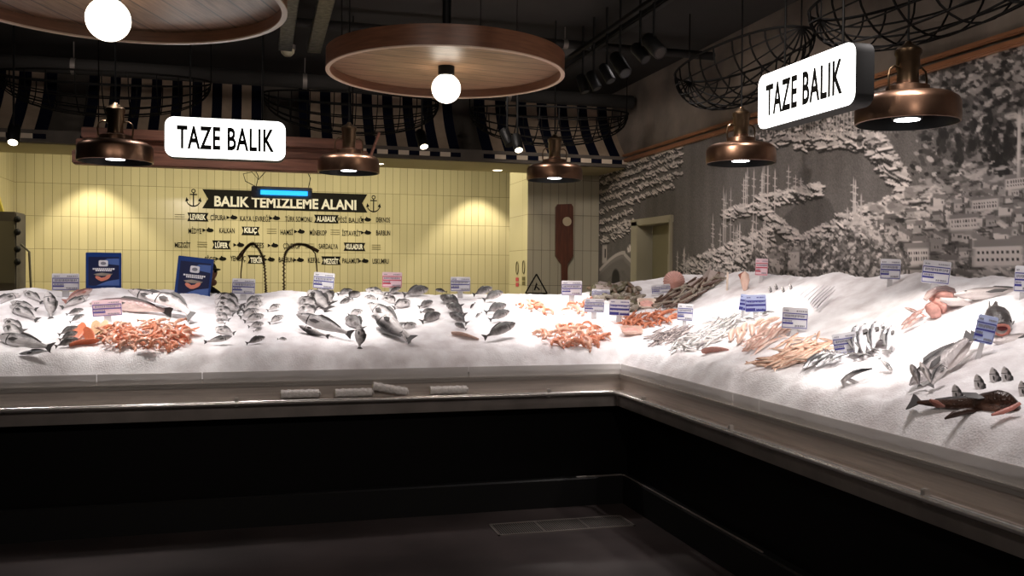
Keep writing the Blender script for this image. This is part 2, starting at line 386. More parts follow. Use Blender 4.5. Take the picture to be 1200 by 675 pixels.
m.rbox((XW - .03, DY0, 0), (XW + .19, DY0 + .03, DZ)); m.rbox((XW - .03, DY1 - .16, 0), (XW + .19, DY1, DZ)); m.rbox((XW - .03, DY0 - .02, DZ - .05), (XW + .19, DY1 + .01, DZ + .02))
m.obj('door_frame', 'cream_paint', d)
m = MB(); m.rbox((XW + .12, DY0 + .03, .02), (XW + .16, DY1 - .22, DZ - .05)); m.obj('door_leaf', 'door', d)
m = MB(); m.rbox((XW + .11, DY0 + .16, 1.52), (XW + .12, DY0 + .34, 1.80), .002); o = m.obj('door_notice', 'cream_paint', d)
struct('trim_1', MB().rbox((XW - .05, .5, 2.80), (XW, 9.8, 2.835), .008).rbox((XW - .035, .5, 2.86), (XW, 9.8, 2.89), .008), 'orangewood')
# soffit over the cleaning area and the board wall above it
struct('trim_2', MB().box((-3.0, 9.05, 2.74), (XW, YW + .02, 2.80)), 'soffit')
struct('trim_3', MB().box((-3.0, 8.98, 2.745), (XW, 9.05, 2.86)), 'gapgrey')
struct('wall_above', MB().box((-3.0, YW - .12, 2.80), (XW, YW, CZ)), 'gapgrey')
# floor drain
d = thing('floor_drain', 'long narrow black floor drain grate set in the dark floor before the counter corner', 'drain', (1.85, 5.37, 0))
m = MB(); L_, W_ = .45, .125
for a, b in (((-L_, -W_), (L_, -W_ + .012)), ((-L_, W_ - .012), (L_, W_)), ((-L_, -W_), (-L_ + .012, W_)), ((L_ - .012, -W_), (L_, W_))): m.box((*a, 0), (*b, .006))
m.obj('drain_frame', 'steel_dull', d, smooth=False)
m = MB(); m.box((-L_ + .012, -W_ + .012, 0), (L_ - .012, W_ - .012, .002)); m.obj('drain_tray', 'black', d, smooth=False)
for k in range(1, 3):
    x = -L_ + k * 2 * L_ / 3; MB().box((x - .004, -W_ + .012, .002), (x + .004, W_ - .012, .006)).obj('drain_bar', 'steel_dull', d, smooth=False)
m = MB()
for k in range(60):
    x = -L_ + .02 + k * (2 * L_ - .04) / 59; m.box((x - .002, -W_ + .014, .002), (x + .002, W_ - .014, .0045))
m.obj('drain_grille', 'steel_dull', d, smooth=False)
# ------------------------------------------------------------------ counter
X0, Y0, XL, YN = 2.40, 5.75, -2.9, .9
def sweep(mb, prof, xl=XL, yn=YN):
    """profile of (outwards, z) swept along the inner L of the counter"""
    A = [Vector((xl, Y0 - o, z)) for o, z in prof]; B = [Vector((X0 - o, Y0 - o, z)) for o, z in prof]; C = [Vector((X0 - o, yn, z)) for o, z in prof]
    return mb.loft([A, B, C])
ct = thing('fish_counter', 'L shaped steel fish counter with glass guard, hand rail and black base', 'counter', (0, 0, 0))
m = MB(); sweep(m, [(-.06, .885), (.012, .885), (.012, .90), (.02, .905), (.02, .915), (-.02, .915), (-.02, .93), (-.06, .93)]); m.obj('top_lip', 'steel_lip', ct)
m = MB(); sweep(m, [(0, .70), (0, .885), (-.03, .885), (-.03, .70)]); m.obj('front_panel', 'steel', ct)
m = MB(); sweep(m, [(0, .795), (.048, .795), (.048, .803), (0, .803)]); m.obj('ledge', 'steel', ct)
m = MB(); sweep(m, [(0, .695), (.035, .695), (.035, .775), (.028, .782), (.022, .775), (.022, .71), (0, .71)]); m.obj('lower_fascia', 'steel_dull', ct)
m = MB()
o, z = .078, .795
m.tube([(XL, Y0 - o, z), (X0 - o - .06, Y0 - o, z), (X0 - o - .02, Y0 - o - .012, z), (X0 - o, Y0 - o - .05, z), (X0 - o, YN, z)], .0145, 12)
m.obj('hand_rail', 'chrome', ct)
for x in (-2.0, -.137, 1.855): MB().rbox((x - .01, Y0 - .078, .775), (x + .01, Y0, .785), .002).rbox((x - .012, Y0 - .085, .785), (x + .012, Y0 - .06, .83), .003).obj('rail_bracket', 'steel_lip', ct)
for y in (5.199, 4.114, 2.716, 1.4): MB().rbox((X0 - .078, y - .01, .775), (X0, y + .01, .785), .002).rbox((X0 - .085, y - .012, .785), (X0 - .06, y + .012, .83), .003).obj('rail_bracket', 'steel_lip', ct)
for a, b in ((-2.9, -.93), (-.925, -.34), (-.335, 1.32), (1.325, 2.395)): MB().rbox((a, Y0 - .004, .91), (b, Y0 + .004, .98), .0015).obj('glass_guard', 'glass', ct)
for a, b in ((5.745, 4.22), (4.215, 3.96), (3.955, 2.2), (2.195, .9)): MB().rbox((X0 - .004, b, .91), (X0 + .004, a, .98), .0015).obj('glass_guard', 'glass', ct)
YBK, XBK = 7.2, 3.74
m = MB()   # black carcass
m.loft([[Vector(p) for p in ((XL, Y0 + .1, .02), (XL, YBK + .02, .02), (XL, YBK + .02, .9), (XL, Y0 + .04, .9), (XL, Y0 + .04, .70), (XL, Y0 + .1, .68))],
        [Vector(p) for p in ((X0 + .1, Y0 + .1, .02), (XBK + .03, YBK + .02, .02), (XBK + .03, YBK + .02, .9), (X0 + .04, Y0 + .04, .9), (X0 + .04, Y0 + .04, .70), (X0 + .1, Y0 + .1, .68))],
        [Vector(p) for p in ((X0 + .1, YN, .02), (XBK + .03, YN, .02), (XBK + .03, YN, .9), (X0 + .04, YN, .9), (X0 + .04, YN, .70), (X0 + .1, YN, .68))]])
m.obj('base', 'blackgloss', ct, smooth=False)
m = MB(); sweep(m, [(-.04, 0), (-.04, .185), (-.05, .195), (-.14, .195), (-.14, 0)]); m.obj('kick_plinth', 'black', ct, smooth=False)
m = MB(); m.tube([(2.1, Y0 + .052, .198), (X0 + .03, Y0 + .052, .198), (X0 + .05, Y0 + .03, .198), (X0 + .052, 4.0, .198)], .006, 6); m.obj('kick_edge', 'steel_dull', ct)
m = MB(); m.box((XL, YBK, .9), (XBK, YBK + .03, 1.36)); m.obj('back_panel', 'steel', ct, smooth=False)
m = MB(); m.box((XBK, YN, .9), (XBK + .03, YBK + .03, 1.5)); m.obj('side_panel', 'steel', ct, smooth=False)
# wrapped film rolls resting between panel and rail
def roll(x0, x1, zc, tilt, label):
    L = x1 - x0; m = MB()
    n = 20; pts = [(L * (i / (n - 1) - .5), 0, 0) for i in range(n)]
    m.tube(pts, [.027 + .0022 * math.sin(i * 1.9) + .0012 * math.sin(i * 5.1) for i in range(n)], 16)
    r = thing('film_roll', label, 'roll', ((x0 + x1) / 2, Y0 - .038, zc), 'clear film rolls on the counter rail'); r.rotation_euler = (0, tilt, 0)
    m.obj('wrap', 'plastic_wrap', r)
    MB().tube([(-L / 2 - .004, 0, 0), (-L / 2 + .01, 0, 0)], .013, 12).obj('core', 'cream_paint', r)
    MB().tube([(L / 2 - .03, -.005, .02), (L / 2 + .006, -.012, .006), (L / 2 + .012, -.01, -.01)], [.012, .008, .003], 6).obj('loose_end', 'plastic_wrap', r)
roll(.125, .355, .838, 0, 'clear wrapped roll on the rail, the one alone farthest from the corner')
roll(.455, .685, .836, 0, 'clear wrapped roll lying level against the tilted roll')
roll(.69, .91, .853, math.radians(11), 'clear wrapped roll tilted down at one end on the rail')
roll(1.06, 1.30, .836, 0, 'clear wrapped roll on the rail nearest the counter corner')
# ------------------------------------------------------------------ ice
def sst(x): x = max(0, min(1, x)); return x * x * (3 - 2 * x)
BUMPS = []
def ice(x, y):
    dx, dy = x - X0, y - Y0
    if dx <= 0: d = dy
    elif dy <= 0: d = dx
    else: d = math.hypot(dx, dy)
    db = max(0, min(YBK - y, XBK - x)) if True else 0
    if dx < 0 and y < Y0: d = max(dy, dx)
    d = max(d, 0)
    t = d / (d + db + 1e-6)
    zb = 1.435 + .165 * sst((x - 2.5) / 1.2)
    if d < .16: z = .915 + (1.095 - .915) * (1 - (1 - d / .16) ** 1.6)
    else:
        T = max(0, (d - .16) / (d + db - .16 + 1e-6)); z = 1.095 + (zb - 1.095) * (T ** .93)
    k = sst(d / .12)
    z += noise.noise(Vector((x * 8, y * 8, 11))) * .020 * math.exp(-((d - .13) / .13) ** 2) + noise.noise(Vector((x * 3.1, y * 3.1, 21))) * .03 * sst(1 - db / .5)
    n = noise.noise(Vector((x * 2.1, y * 2.1, 0))) * .022 + noise.noise(Vector((x * 5.5, y * 5.5, 3))) * .010 + noise.noise(Vector((x * 16, y * 16, 7))) * .004
    z += n * (.15 + .85 * k)
    for bx, by, r, h in BUMPS:
        q = ((x - bx) ** 2 + (y - by) ** 2) / (r * r)
        if q < 6: z += h * math.exp(-q)
    return z
def hit(px, py):
    """where the line of sight through a point of the photograph meets the ice"""
    d = ray(px, py); d = d / d.length; t = 2.0; pz = None
    while t < 9:
        p = d * t; z = EYE + p.z
        on = (p.y > Y0 and p.y < YBK + .1 and p.x < XBK + .05) or (p.x > X0 and p.x < XBK + .05 and p.y < YBK + .1)
        if on and z <= ice(p.x, p.y): return Vector((p.x, p.y, z))
        if (p.x >= XBK or p.y >= YBK) and on is False and t > 3: break
        t += .008
    # passes over the ice: take the point at the back edge
    a = d * (YBK / d.y) if d.y > 0 else None; b = d * (XBK / d.x) if d.x > 0 else None
    p = min([q for q in (a, b) if q is not None], key=lambda q: q.length) * .985
    return Vector((p.x, p.y, EYE + p.z))
BUMPS += [(3.62, 5.15, .16, .035), (3.55, 6.2, .25, .02), (-1.0, 6.95, .32, .035), (.75, 6.9, .2, .02), (-1.6, 6.95, .22, .03)]
def ice_mesh():
    xs = np.arange(XL, XBK + .001, .0166); ys = np.arange(YN, YBK + .001, .0166)
    idx = {}; V = []; F = []
    # snap first rows to the guard
    for i, x in enumerate(xs):
        for j, y in enumerate(ys):
            if y >= Y0 + .006 or x >= X0 + .006:
                idx[i, j] = len(V); V.append((x, y, ice(x, y) + random.uniform(-.0022, .0022)))
    for (i, j), a in idx.items():
        if (i + 1, j) in idx and (i, j + 1) in idx and (i + 1, j + 1) in idx: F.append((a, idx[i + 1, j], idx[i + 1, j + 1], idx[i, j + 1]))
    me = bpy.data.meshes.new('crushed_ice'); me.from_pydata(V, [], F); me.shade_smooth(); me.materials.append(M['ice']); return me
o = bpy.data.objects.new('crushed_ice', ice_mesh()); COL.objects.link(o)
tag(o, 'white crushed ice heaped over the whole counter', 'ice', kind='stuff')
# ------------------------------------------------------------------ lamps
def pendant(c, R, label, light=True, power=60, aim=None):
    k = R / .22
    r = thing('pendant_lamp', label, 'lamp', c, 'copper pendant lamps hanging over the counter')
    m = MB(); P = [(.215, 0), (.222, .002), (.224, .02), (.222, .085), (.214, .105), (.19, .122), (.14, .132), (.095, .137), (.092, .165), (.062, .172), (.048, .178), (.048, .19), (0, .19)]
    inn = [(0, .16), (.085, .16), (.09, .128), (.18, .112), (.205, .09), (.212, .02), (.215, 0)]
    m.lathe([(a * k, b * k) for a, b in P], 40); m.obj('shade', 'copper' , r)
    m = MB().lathe([(a * k, b * k + .001) for a, b in inn], 40); m.obj('shade_lining', 'lampblack', r)
    m = MB().lathe([(a * k, b * k) for a, b in ((.046, .185), (.046, .24), (.052, .25), (.05, .30), (.058, .312), (.058, .33), (.046, .342), (.02, .356), (.012, .37), (0, .37))], 24); m.obj('neck', 'brass_dark', r)
    for s in (-1, 1):
        m = MB(); m.tube([(s * a * k, 0, b * k) for a, b in ((.05, .25), (.075, .255), (.095, .24), (.102, .21), (.10, .17), (.09, .135))], .005 * k, 6); m.obj('handle', 'brass_dark', r)
    m = MB().lathe([(0, .018 * k), (.062 * k, .018 * k), (.066 * k, .03 * k), (.066 * k, .15 * k), (0, .15 * k)], 24); 
    m.obj('lamp_housing', 'lampblack', r)
    m = MB().lathe([(0, .014 * k), (.055 * k, .016 * k), (.055 * k, .019 * k), (0, .019 * k)], 24); m.obj('lamp_disc', 'led', r)
    m = MB().tube([(0, 0, .37 * k), (0, 0, CZ - c[2])], .006, 6); m.obj('cord', 'black', r)
    spot((c[0], c[1], c[2] - .01), aim or (c[0], c[1] + .1, 1.2), power, 75, .5, (1, .93, .86), .05)
def spot(loc, tgt, w, ang, blend, col, rad=.04):
    l = bpy.data.lights.new('spot', 'SPOT'); l.energy = w; l.spot_size = math.radians(ang); l.spot_blend = blend; l.color = col; l.shadow_soft_size = rad
    o = bpy.data.objects.new('spot_light', l); COL.objects.link(o); o.location = loc
    o.rotation_euler = (Vector(tgt) - Vector(loc)).to_track_quat('-Z', 'Y').to_euler(); return o
WARM = (1, .93, .87)
pendant((-.87, 6.05, 2.268), .22, 'dark copper pendant lamp over the ice, farthest from the mural', power=40)
pendant((.62, 6.65, 2.32), .22, 'copper pendant lamp hanging in front of the end of the timber beam', power=40)
pendant((2.27, 6.85, 2.345), .22, 'copper pendant lamp hanging before the oar on the pale tiles', power=40)
pendant((3.016, 5.246, 2.325), .22, 'copper pendant lamp between the corner and the lit sign near the mural', power=42)
pendant((3.088, 3.77, 2.357), .242, 'large near copper pendant lamp just beyond the slanting lit sign', power=40)
# wooden discs with globes
def disc(c, D, label, zt=.12, rz=0):
    R = D / 2; r = thing('wooden_disc_lamp', label, 'lamp', c, 'round wooden disc lamps with a globe', rz)
    m = MB().lathe([(R - .022, .0), (R, .0), (R, zt), (R - .022, zt), (R - .022, 0)], 96); m.obj('rim', 'woodrim', r)
    m = MB().lathe([(R - .024, -.003), (R + .001, -.003), (R + .001, .004), (R - .024, .004), (R - .024, -.003)], 96); m.obj('rim_edge', 'woodedge', r)
    m = MB().lathe([(0, .055), (R - .02, .055), (R - .02, .085), (0, .085)], 96); m.obj('disc_board', 'wood', r)
    m = MB().lathe([(0, .055), (.052, .055), (.052, .0), (.04, -.01), (0, -.01)], 24); gh = m.obj('globe_holder', 'black', r)
    m = MB().ell((0, 0, -.085), (.092, .092, .092), 32, 20); m.obj('globe', 'globe', gh)
    m = MB().tube([(0, 0, .08), (0, 0, CZ - c[2])], .028, 12); m.obj('stem', 'black', r)
    for a in range(3):
        t = a * 2 * PI / 3 + .5
        MB().tube([(R * .93 * math.cos(t), R * .93 * math.sin(t), .08), (R * .93 * math.cos(t), R * .93 * math.sin(t), CZ - c[2])], .003, 5).obj('hanger', 'black', r)
    return r
disc((1.132, 5.616, 2.852), 1.5, 'round wooden disc lamp seen whole, its globe lit under the middle', rz=.1)
disc((-.636, 4.223, 2.765), 1.5, 'large near wooden disc lamp cut by the top of the picture, bright globe', rz=1.2)
c3 = ray(722, -88) / F_PX * 3.2; disc((c3.x, c3.y, 1.6 + c3.z), 1.5, 'wooden disc lamp of which only a thin pale edge shows at the top', rz=.5)
# lit signs
def rrect(w, h, r, n=6):
    P = []
    for cx, cz, a0 in ((w / 2 - r, h / 2 - r, 0), (-w / 2 + r, h / 2 - r, 90), (-w / 2 + r, -h / 2 + r, 180), (w / 2 - r, -h / 2 + r, 270)):
        for k in range(n + 1): a = math.radians(a0 + 90 * k / n); P.append((cx + r * math.cos(a), cz + r * math.sin(a)))
    return P
def sign(c, W, H, rz, label, xs):
    r = thing('lit_sign', label, 'sign', c, None, rz)
    m = MB(); m.prism(rrect(W, H, .055), .10, Matrix.Translation((0, .052, 0))); m.obj('sign_box', 'black', r)
    m = MB(); m.prism(rrect(W - .006, H - .006, .053), .012, Matrix.Translation((0, -.004, 0))); fc = m.obj('sign_face', 'signlit', r)
    text('lettering', 'TAZE BALIK', H * .54, 'black', fc, (0, -.0115, 0), width=W * .80, bold=.005, space=1.08)
    for s in (-1, 1): MB().tube([(s * W * .3, .05, H / 2), (s * W * .3, .05, CZ - c[2])], .006, 6).obj('hanging_rod', 'black', r)
    return r
sign((-.208, 5.9, 2.423), .725, .252, math.radians(-1.0), 'lit white sign reading TAZE BALIK, hung level before the timber beam', 1)
sign((2.65, 4.0, 2.545), .83, .297, math.radians(-90), 'lit white sign reading TAZE BALIK, hung slanting before the mural wall', 1)
# timber beam
bm_ = thing('timber_beam', 'dark red timber beam hung behind the level lit sign', 'beam', (-.2, 7.2, 2.37))
MB().rbox((-1.12, -.06, 0), (1.05, .06, .10), .008).obj('lower_board', 'beam', bm_)
MB().rbox((-1.10, -.02, .10), (1.02, .05, .19), .008).obj('middle_board', 'beam', bm_)
MB().rbox((-1.06, -.05, .19), (.98, .03, .27), .008).obj('upper_board', 'beam', bm_)
MB().tube([(1.0, -.08, .05), (1.10, -.08, .33)], .012, 6).obj('peg', 'beam', bm_)
for x in (-.95, .9): MB().tube([(x, 0, .27), (x, 0, CZ - 2.37)], .005, 6).obj('hanging_wire', 'wire', bm_)
# insect lamp
u = thing('insect_lamp', 'blue lit tube lamp hung on wires before the black banner', 'lamp', (.2, 9.0, 2.36), None, math.radians(0))
MB().rbox((-.285, -.03, -.055), (.285, .05, .055), .006).obj('housing', 'steel_dull', u)
MB().rbox((-.235, -.055, .025), (.285, -.03, .05), .004).obj('hood', 'steel_lip', u)
MB().tube([(-.20, -.05, -.005), (.24, -.05, -.005)], .022, 12).obj('tube', 'uv', u)
for x in (-.24, .25): MB().tube([(x, 0, .055), (x + .02, 0, .15), (x - .03, 0, .25), (x, 0, CZ - 2.36 - .82)], .004, 5).obj('hanging_wire', 'wire', u)
MB().tube([(-.25, 0, .055), (-.34, 0, .10), (-.36, 0, .17), (-.28, 0, .19), (-.22, 0, .12), (-.12, 0, .24)], .004, 5).obj('cable_loop', 'wire', u)
# ------------------------------------------------------------------ striped awnings
def awning(x0, x1, label, n):
    r = thing('striped_awning', label, 'awning', ((x0 + x1) / 2, 9.4, 2.8), 'navy and cream striped awnings')
    prof = []
    for k in range(13):
        t = k / 12; prof.append((9.44 - .46 * (1 - math.cos(t * PI / 2)), 3.48 - .66 * t))
    W = (x1 - x0) / n
    for mi, nm in ((0, 'navy'), (1, 'cream')):
        m = MB()
        for i in range(n):
            if i % 2 != mi: continue
            a, b = x0 + i * W - (x0 + x1) / 2, x0 + (i + 1) * W - (x0 + x1) / 2
            A = [Vector((a, y - 9.4, z - 2.8)) for y, z in prof]; B = [Vector((b, y - 9.4, z - 2.8)) for y, z in prof]
            A2 = [p + Vector((0, .012, 0)) for p in A][::-1]; B2 = [p + Vector((0, .012, 0)) for p in B][::-1]
            m.loft([A + A2, B + B2])
        m.obj(nm + '_canvas', nm, r)
    for i in range(n):
        a, b = x0 + i * W - (x0 + x1) / 2, x0 + (i + 1) * W - (x0 + x1) / 2
        MB().box((a, -.43, -.022), (b, -.418, .022)).obj('valance_flap', 'valance' if i % 2 else 'navy', r, smooth=False)
    MB().tube([((x0 - x1) / 2, -.40, 0), ((x1 - x0) / 2, -.40, 0)], .012, 8).obj('front_bar', 'black', r)
P_ = .109
def ax(px): return at(px, 150, Y=9.4).x
awning(ax(-40), ax(66), 'striped awning section at the far end from the mural', 7)
awning(ax(104), ax(306), 'striped awning section above the timber beam, behind the level lit sign', 17)
awning(ax(350), ax(530), 'striped awning section behind the whole wooden disc lamp', 15)
awning(ax(556), ax(735), 'striped awning section that ends at the mural wall', 15)
# ------------------------------------------------------------------ wire boat hulls
def hull(P0, P1, W, D, label, capf=1.0, n=9):
    """half hull of wire: rim, ribs, stringers and two rounded ends with a fan of wires"""
    P0, P1 = Vector(P0), Vector(P1); ax_ = (P1 - P0).normalized(); L = (P1 - P0).length; side = ax_.cross(Vector((0, 0, 1))).normalized()
    r = thing('wire_boat_hull', label, 'wire frame', (P0 + P1) / 2, 'black wire boat hulls under the ceiling')
    c = (P0 + P1) / 2; C = L - 2 * 0; e = W * capf
    def pt(u, a, q=1.0):   # a: 0..pi across, u along; both ends close to a point
        f = max(0.0, 1 - (2 * u / L - 1) ** 2) ** .42
        return P0 - c + ax_ * u + side * (W * q * f * math.cos(a)) + Vector((0, 0, -D * q * f * math.sin(a)))
    us = [L * (1 - math.cos(PI * t / 24)) / 2 for t in range(25)]
    m = MB()
    for s in (0, PI): m.tube([pt(u, s) for u in us], .009, 5)
    m.obj('rim', 'wire', r)
    for k in range(1, n): MB().tube([pt(u, PI * k / n) for u in us], .006, 4).obj('stringer', 'wire', r)
    for t in (.03, .08, .15, .25, .38, .5, .62, .75, .85, .92, .97):
        MB().tube([pt(L * t, PI * k / 14) for k in range(15)], .006, 4).obj('rib', 'wire', r)
    for U in ():
        m = MB(); sg = -1 if U == 0 else 1
        for k in range(0, 13):
            a = PI * k / 12; m.tube([P0 - c + ax_ * U + Vector((0, 0, 0))] + [pt(U + sg * e * .75 * math.sin(PI * t / 2 / 4) * math.sin(a) * 0, a, t / 4) for t in range(1, 5)], .0045, 4)
        for q in (.33, .55, .78): m.tube([pt(U, PI * k / 14, q) for k in range(15)], .0045, 4)
        for uu in (.35, .62, .85): m.tube([pt(U + sg * e * uu, PI * k / 14) for k in range(15)], .0045, 4)
        m.obj('end_fan', 'wire', r)
    for u in (0, L): MB().tube([P0 - c + ax_ * u, P0 - c + ax_ * u + Vector((0, 0, CZ - P0.z))], .005, 5).obj('hanging_wire', 'wire', r)
hull((3.2, 6.36, 3.098), (3.2, 4.86, 3.13), .30, .33, 'black wire boat hull farther along the mural wall, whole')
hull((3.2, 4.66, 3.12), (3.2, 2.75, 3.10), .30, .33, 'black wire boat hull nearer the camera, above the slanting lit sign')
hull((-2.1, 8.3, 3.22), (-.42, 8.3, 3.24), .28, .33, 'black wire boat hull before the awning at the end with the large disc lamp')
hull((.02, 8.3, 3.18), (1.60, 8.3, 3.18), .28, .33, 'black wire boat hull before the awning behind the whole disc lamp')
hull((1.9, 8.3, 3.15), (3.5, 8.3, 3.18), .28, .33, 'black wire boat hull before the awning next to the mural wall')
# ------------------------------------------------------------------ ceiling services
def tspot(p, tgt, label, lit=True, power=0, ang=40, col=WARM, R=.045, L=.17, top=CZ):
    p = Vector(p); d = (Vector(tgt) - p).normalized()
    r = thing('track_spotlight', label, 'spotlight', p, 'black track spotlights')
    MB().tube([-d * L, -d * (L * .9), -d * .006, Vector((0, 0, 0))], [R * .8, R, R, R * .94], 20).obj('can', 'black', r)
    can = r.children[0]; MB().tube([-d * .002, d * .001], R * .75, 16).obj('lens', 'spotlit' if lit else 'lampblack', can)
    MB().tube([-d * L * .5, -d * L * .5 + Vector((0, .0, .09)), Vector((-d.x * L * .5, -d.y * L * .5, top - p.z))], .009, 6).obj('arm', 'black', r)
    if power: spot(p + d * .01, tgt, power, ang, .45, col, .04)
tspot(at(497, 172, Y=7.6), (1.6, 6.7, 1.2), 'black spotlight under the edge of the whole disc lamp, lit', power=35)
tspot(at(608, 176, Y=7.6), (2.2, 6.6, 1.2), 'black spotlight above the copper lamp before the pale tiles, lit lens showing', power=60, ang=38)
tspot(at(598, 170, Y=7.75), (2.6, 6.9, 1.2), 'black spotlight tucked behind the lit one above the pale tiles', lit=False)
tspot(at(15, 167, Y=7.6), (-1.7, 6.6, 1.2), 'black spotlight at the frame edge, above the tool rack', power=18)
for px, py, lit, lab, tg in ((686, 108, 0, 'grey ended spotlight on the ceiling track, farthest of its row', (3.0, 6.4, 1.2)), (700, 104, 0, 'spotlight on the ceiling track, second from the awning', (3.2, 6.0, 1.2)), (716, 95, 0, 'spotlight on the ceiling track, third from the awning', (3.2, 5.4, 1.2)), (733, 86, 1, 'spotlight with a faint lens, middle of the ceiling track', (3.0, 4.6, 1.2)), (757, 70, 0, 'spotlight aimed at the mural from the ceiling track', (3.4, 4.2, 1.2)), (774, 62, 1, 'large black spotlight on the ceiling track nearest the camera', (3.0, 3.4, 1.2))):
    X_ = 2.55; p = at(px, py, X=X_); tspot(p, tg, lab, lit=False, R=.05 if lit else .04, L=.2 if lit else .15)
tr = thing('ceiling_track', 'black lighting track running under the ceiling beside the mural wall', 'track', (2.52, 5, 3.42))
MB().rbox((-.02, -3, 0), (.02, 3.6, .03), .004).obj('rail', 'black', tr)
MB().rbox((.10, -3, .02), (.16, 3.6, .10), .01).obj('cable_duct', 'black', tr)
for y in (-1.5, .5, 2.5): MB().tube([(0, y, .03), (0, y, .2)], .005, 6).obj('hanger', 'steel_dull', tr)
for x, lab in ((.19, 'perforated cable tray on the ceiling next to the large disc lamp'), (.42, 'perforated cable tray on the ceiling nearer the whole disc lamp')):
    c_ = thing('cable_tray', lab, 'cable tray', (x, 6.6, 3.40)); m = MB()
    m.box((-.05, -2.0, 0), (.05, 1.0, .006)); m.obj('tray_bottom', 'duct', c_, smooth=False)
    for s in (-.05, .05): MB().box((s - .003, -2.0, 0), (s + .003, 1.0, .05)).obj('tray_side', 'duct', c_, smooth=False)
    MB().tube([(0, .6, 0), (0, .6, CZ - 3.4)], .005, 6).obj('hanger', 'steel_dull', c_)
    MB().tube([(0, -.6, 0), (0, -.6, CZ - 3.4)], .005, 6).obj('hanger', 'steel_dull', c_)
p = at(337, 62, Z=3.55)
sd = thing('smoke_detector', 'small white round detector under the dark ceiling behind the cable trays', 'detector', (p.x, p.y, 3.55))
MB().lathe([(0, -.03), (.03, -.03), (.055, -.005), (.06, .01), (.06, .03), (0, .03)], 24).obj('cover', 'cream_paint', sd)
MB().lathe([(0, .03), (.07, .03), (.07, .07), (0, .07)], 24).obj('mount', 'steel_dull', sd)
for y, z, rr, lab in ((8.75, 3.40, .07, 'fat dark duct pipe crossing above the awnings'), (7.0, 3.48, .035, 'thin dark pipe crossing the ceiling behind the whole disc lamp')):
    q = thing('ceiling_pipe', lab, 'pipe', (0.4, y, z)); MB().tube([(-3.6, 0, 0), (3.35, 0, 0)], rr, 16).obj('pipe', 'ceiling', q)
    for x in (-2, 0, 2): MB().lathe([(rr + .004, -.02), (rr + .004, .02)], 20).obj('collar', 'steel_dull', q).matrix_local = Matrix.Translation((x, 0, 0)) @ Matrix.Rotation(PI / 2, 4, 'Y')
    for x in (-2, 0, 2): MB().tube([(x, 0, rr), (x, 0, CZ - z)], .005, 6).obj('hanger', 'steel_dull', q)
# recessed downlights in the soffit
for i, (px, py, lab) in enumerate(((444, 192, 'round recessed downlight in the yellow soffit near the beam end'), (583, 199.5, 'bright round recessed downlight in the yellow soffit before the pier'))):
    p = at(px, py, Z=2.74); r = thing('downlight', lab, 'downlight', (p.x, p.y, 2.74), 'recessed downlights of the soffit')
    MB().lathe([(.05, 0), (.068, -.004), (.068, .0), (.05, .0)], 24).obj('ring', 'cream_paint', r)
    MB().lathe([(0, -.002), (.05, -.002), (.05, .0), (0, 0)], 24).obj('lens', 'spotlit', r)
    spot((p.x, p.y, 2.73), (p.x, p.y, 0), 25, 110, .6, (1, .85, .55), .05)
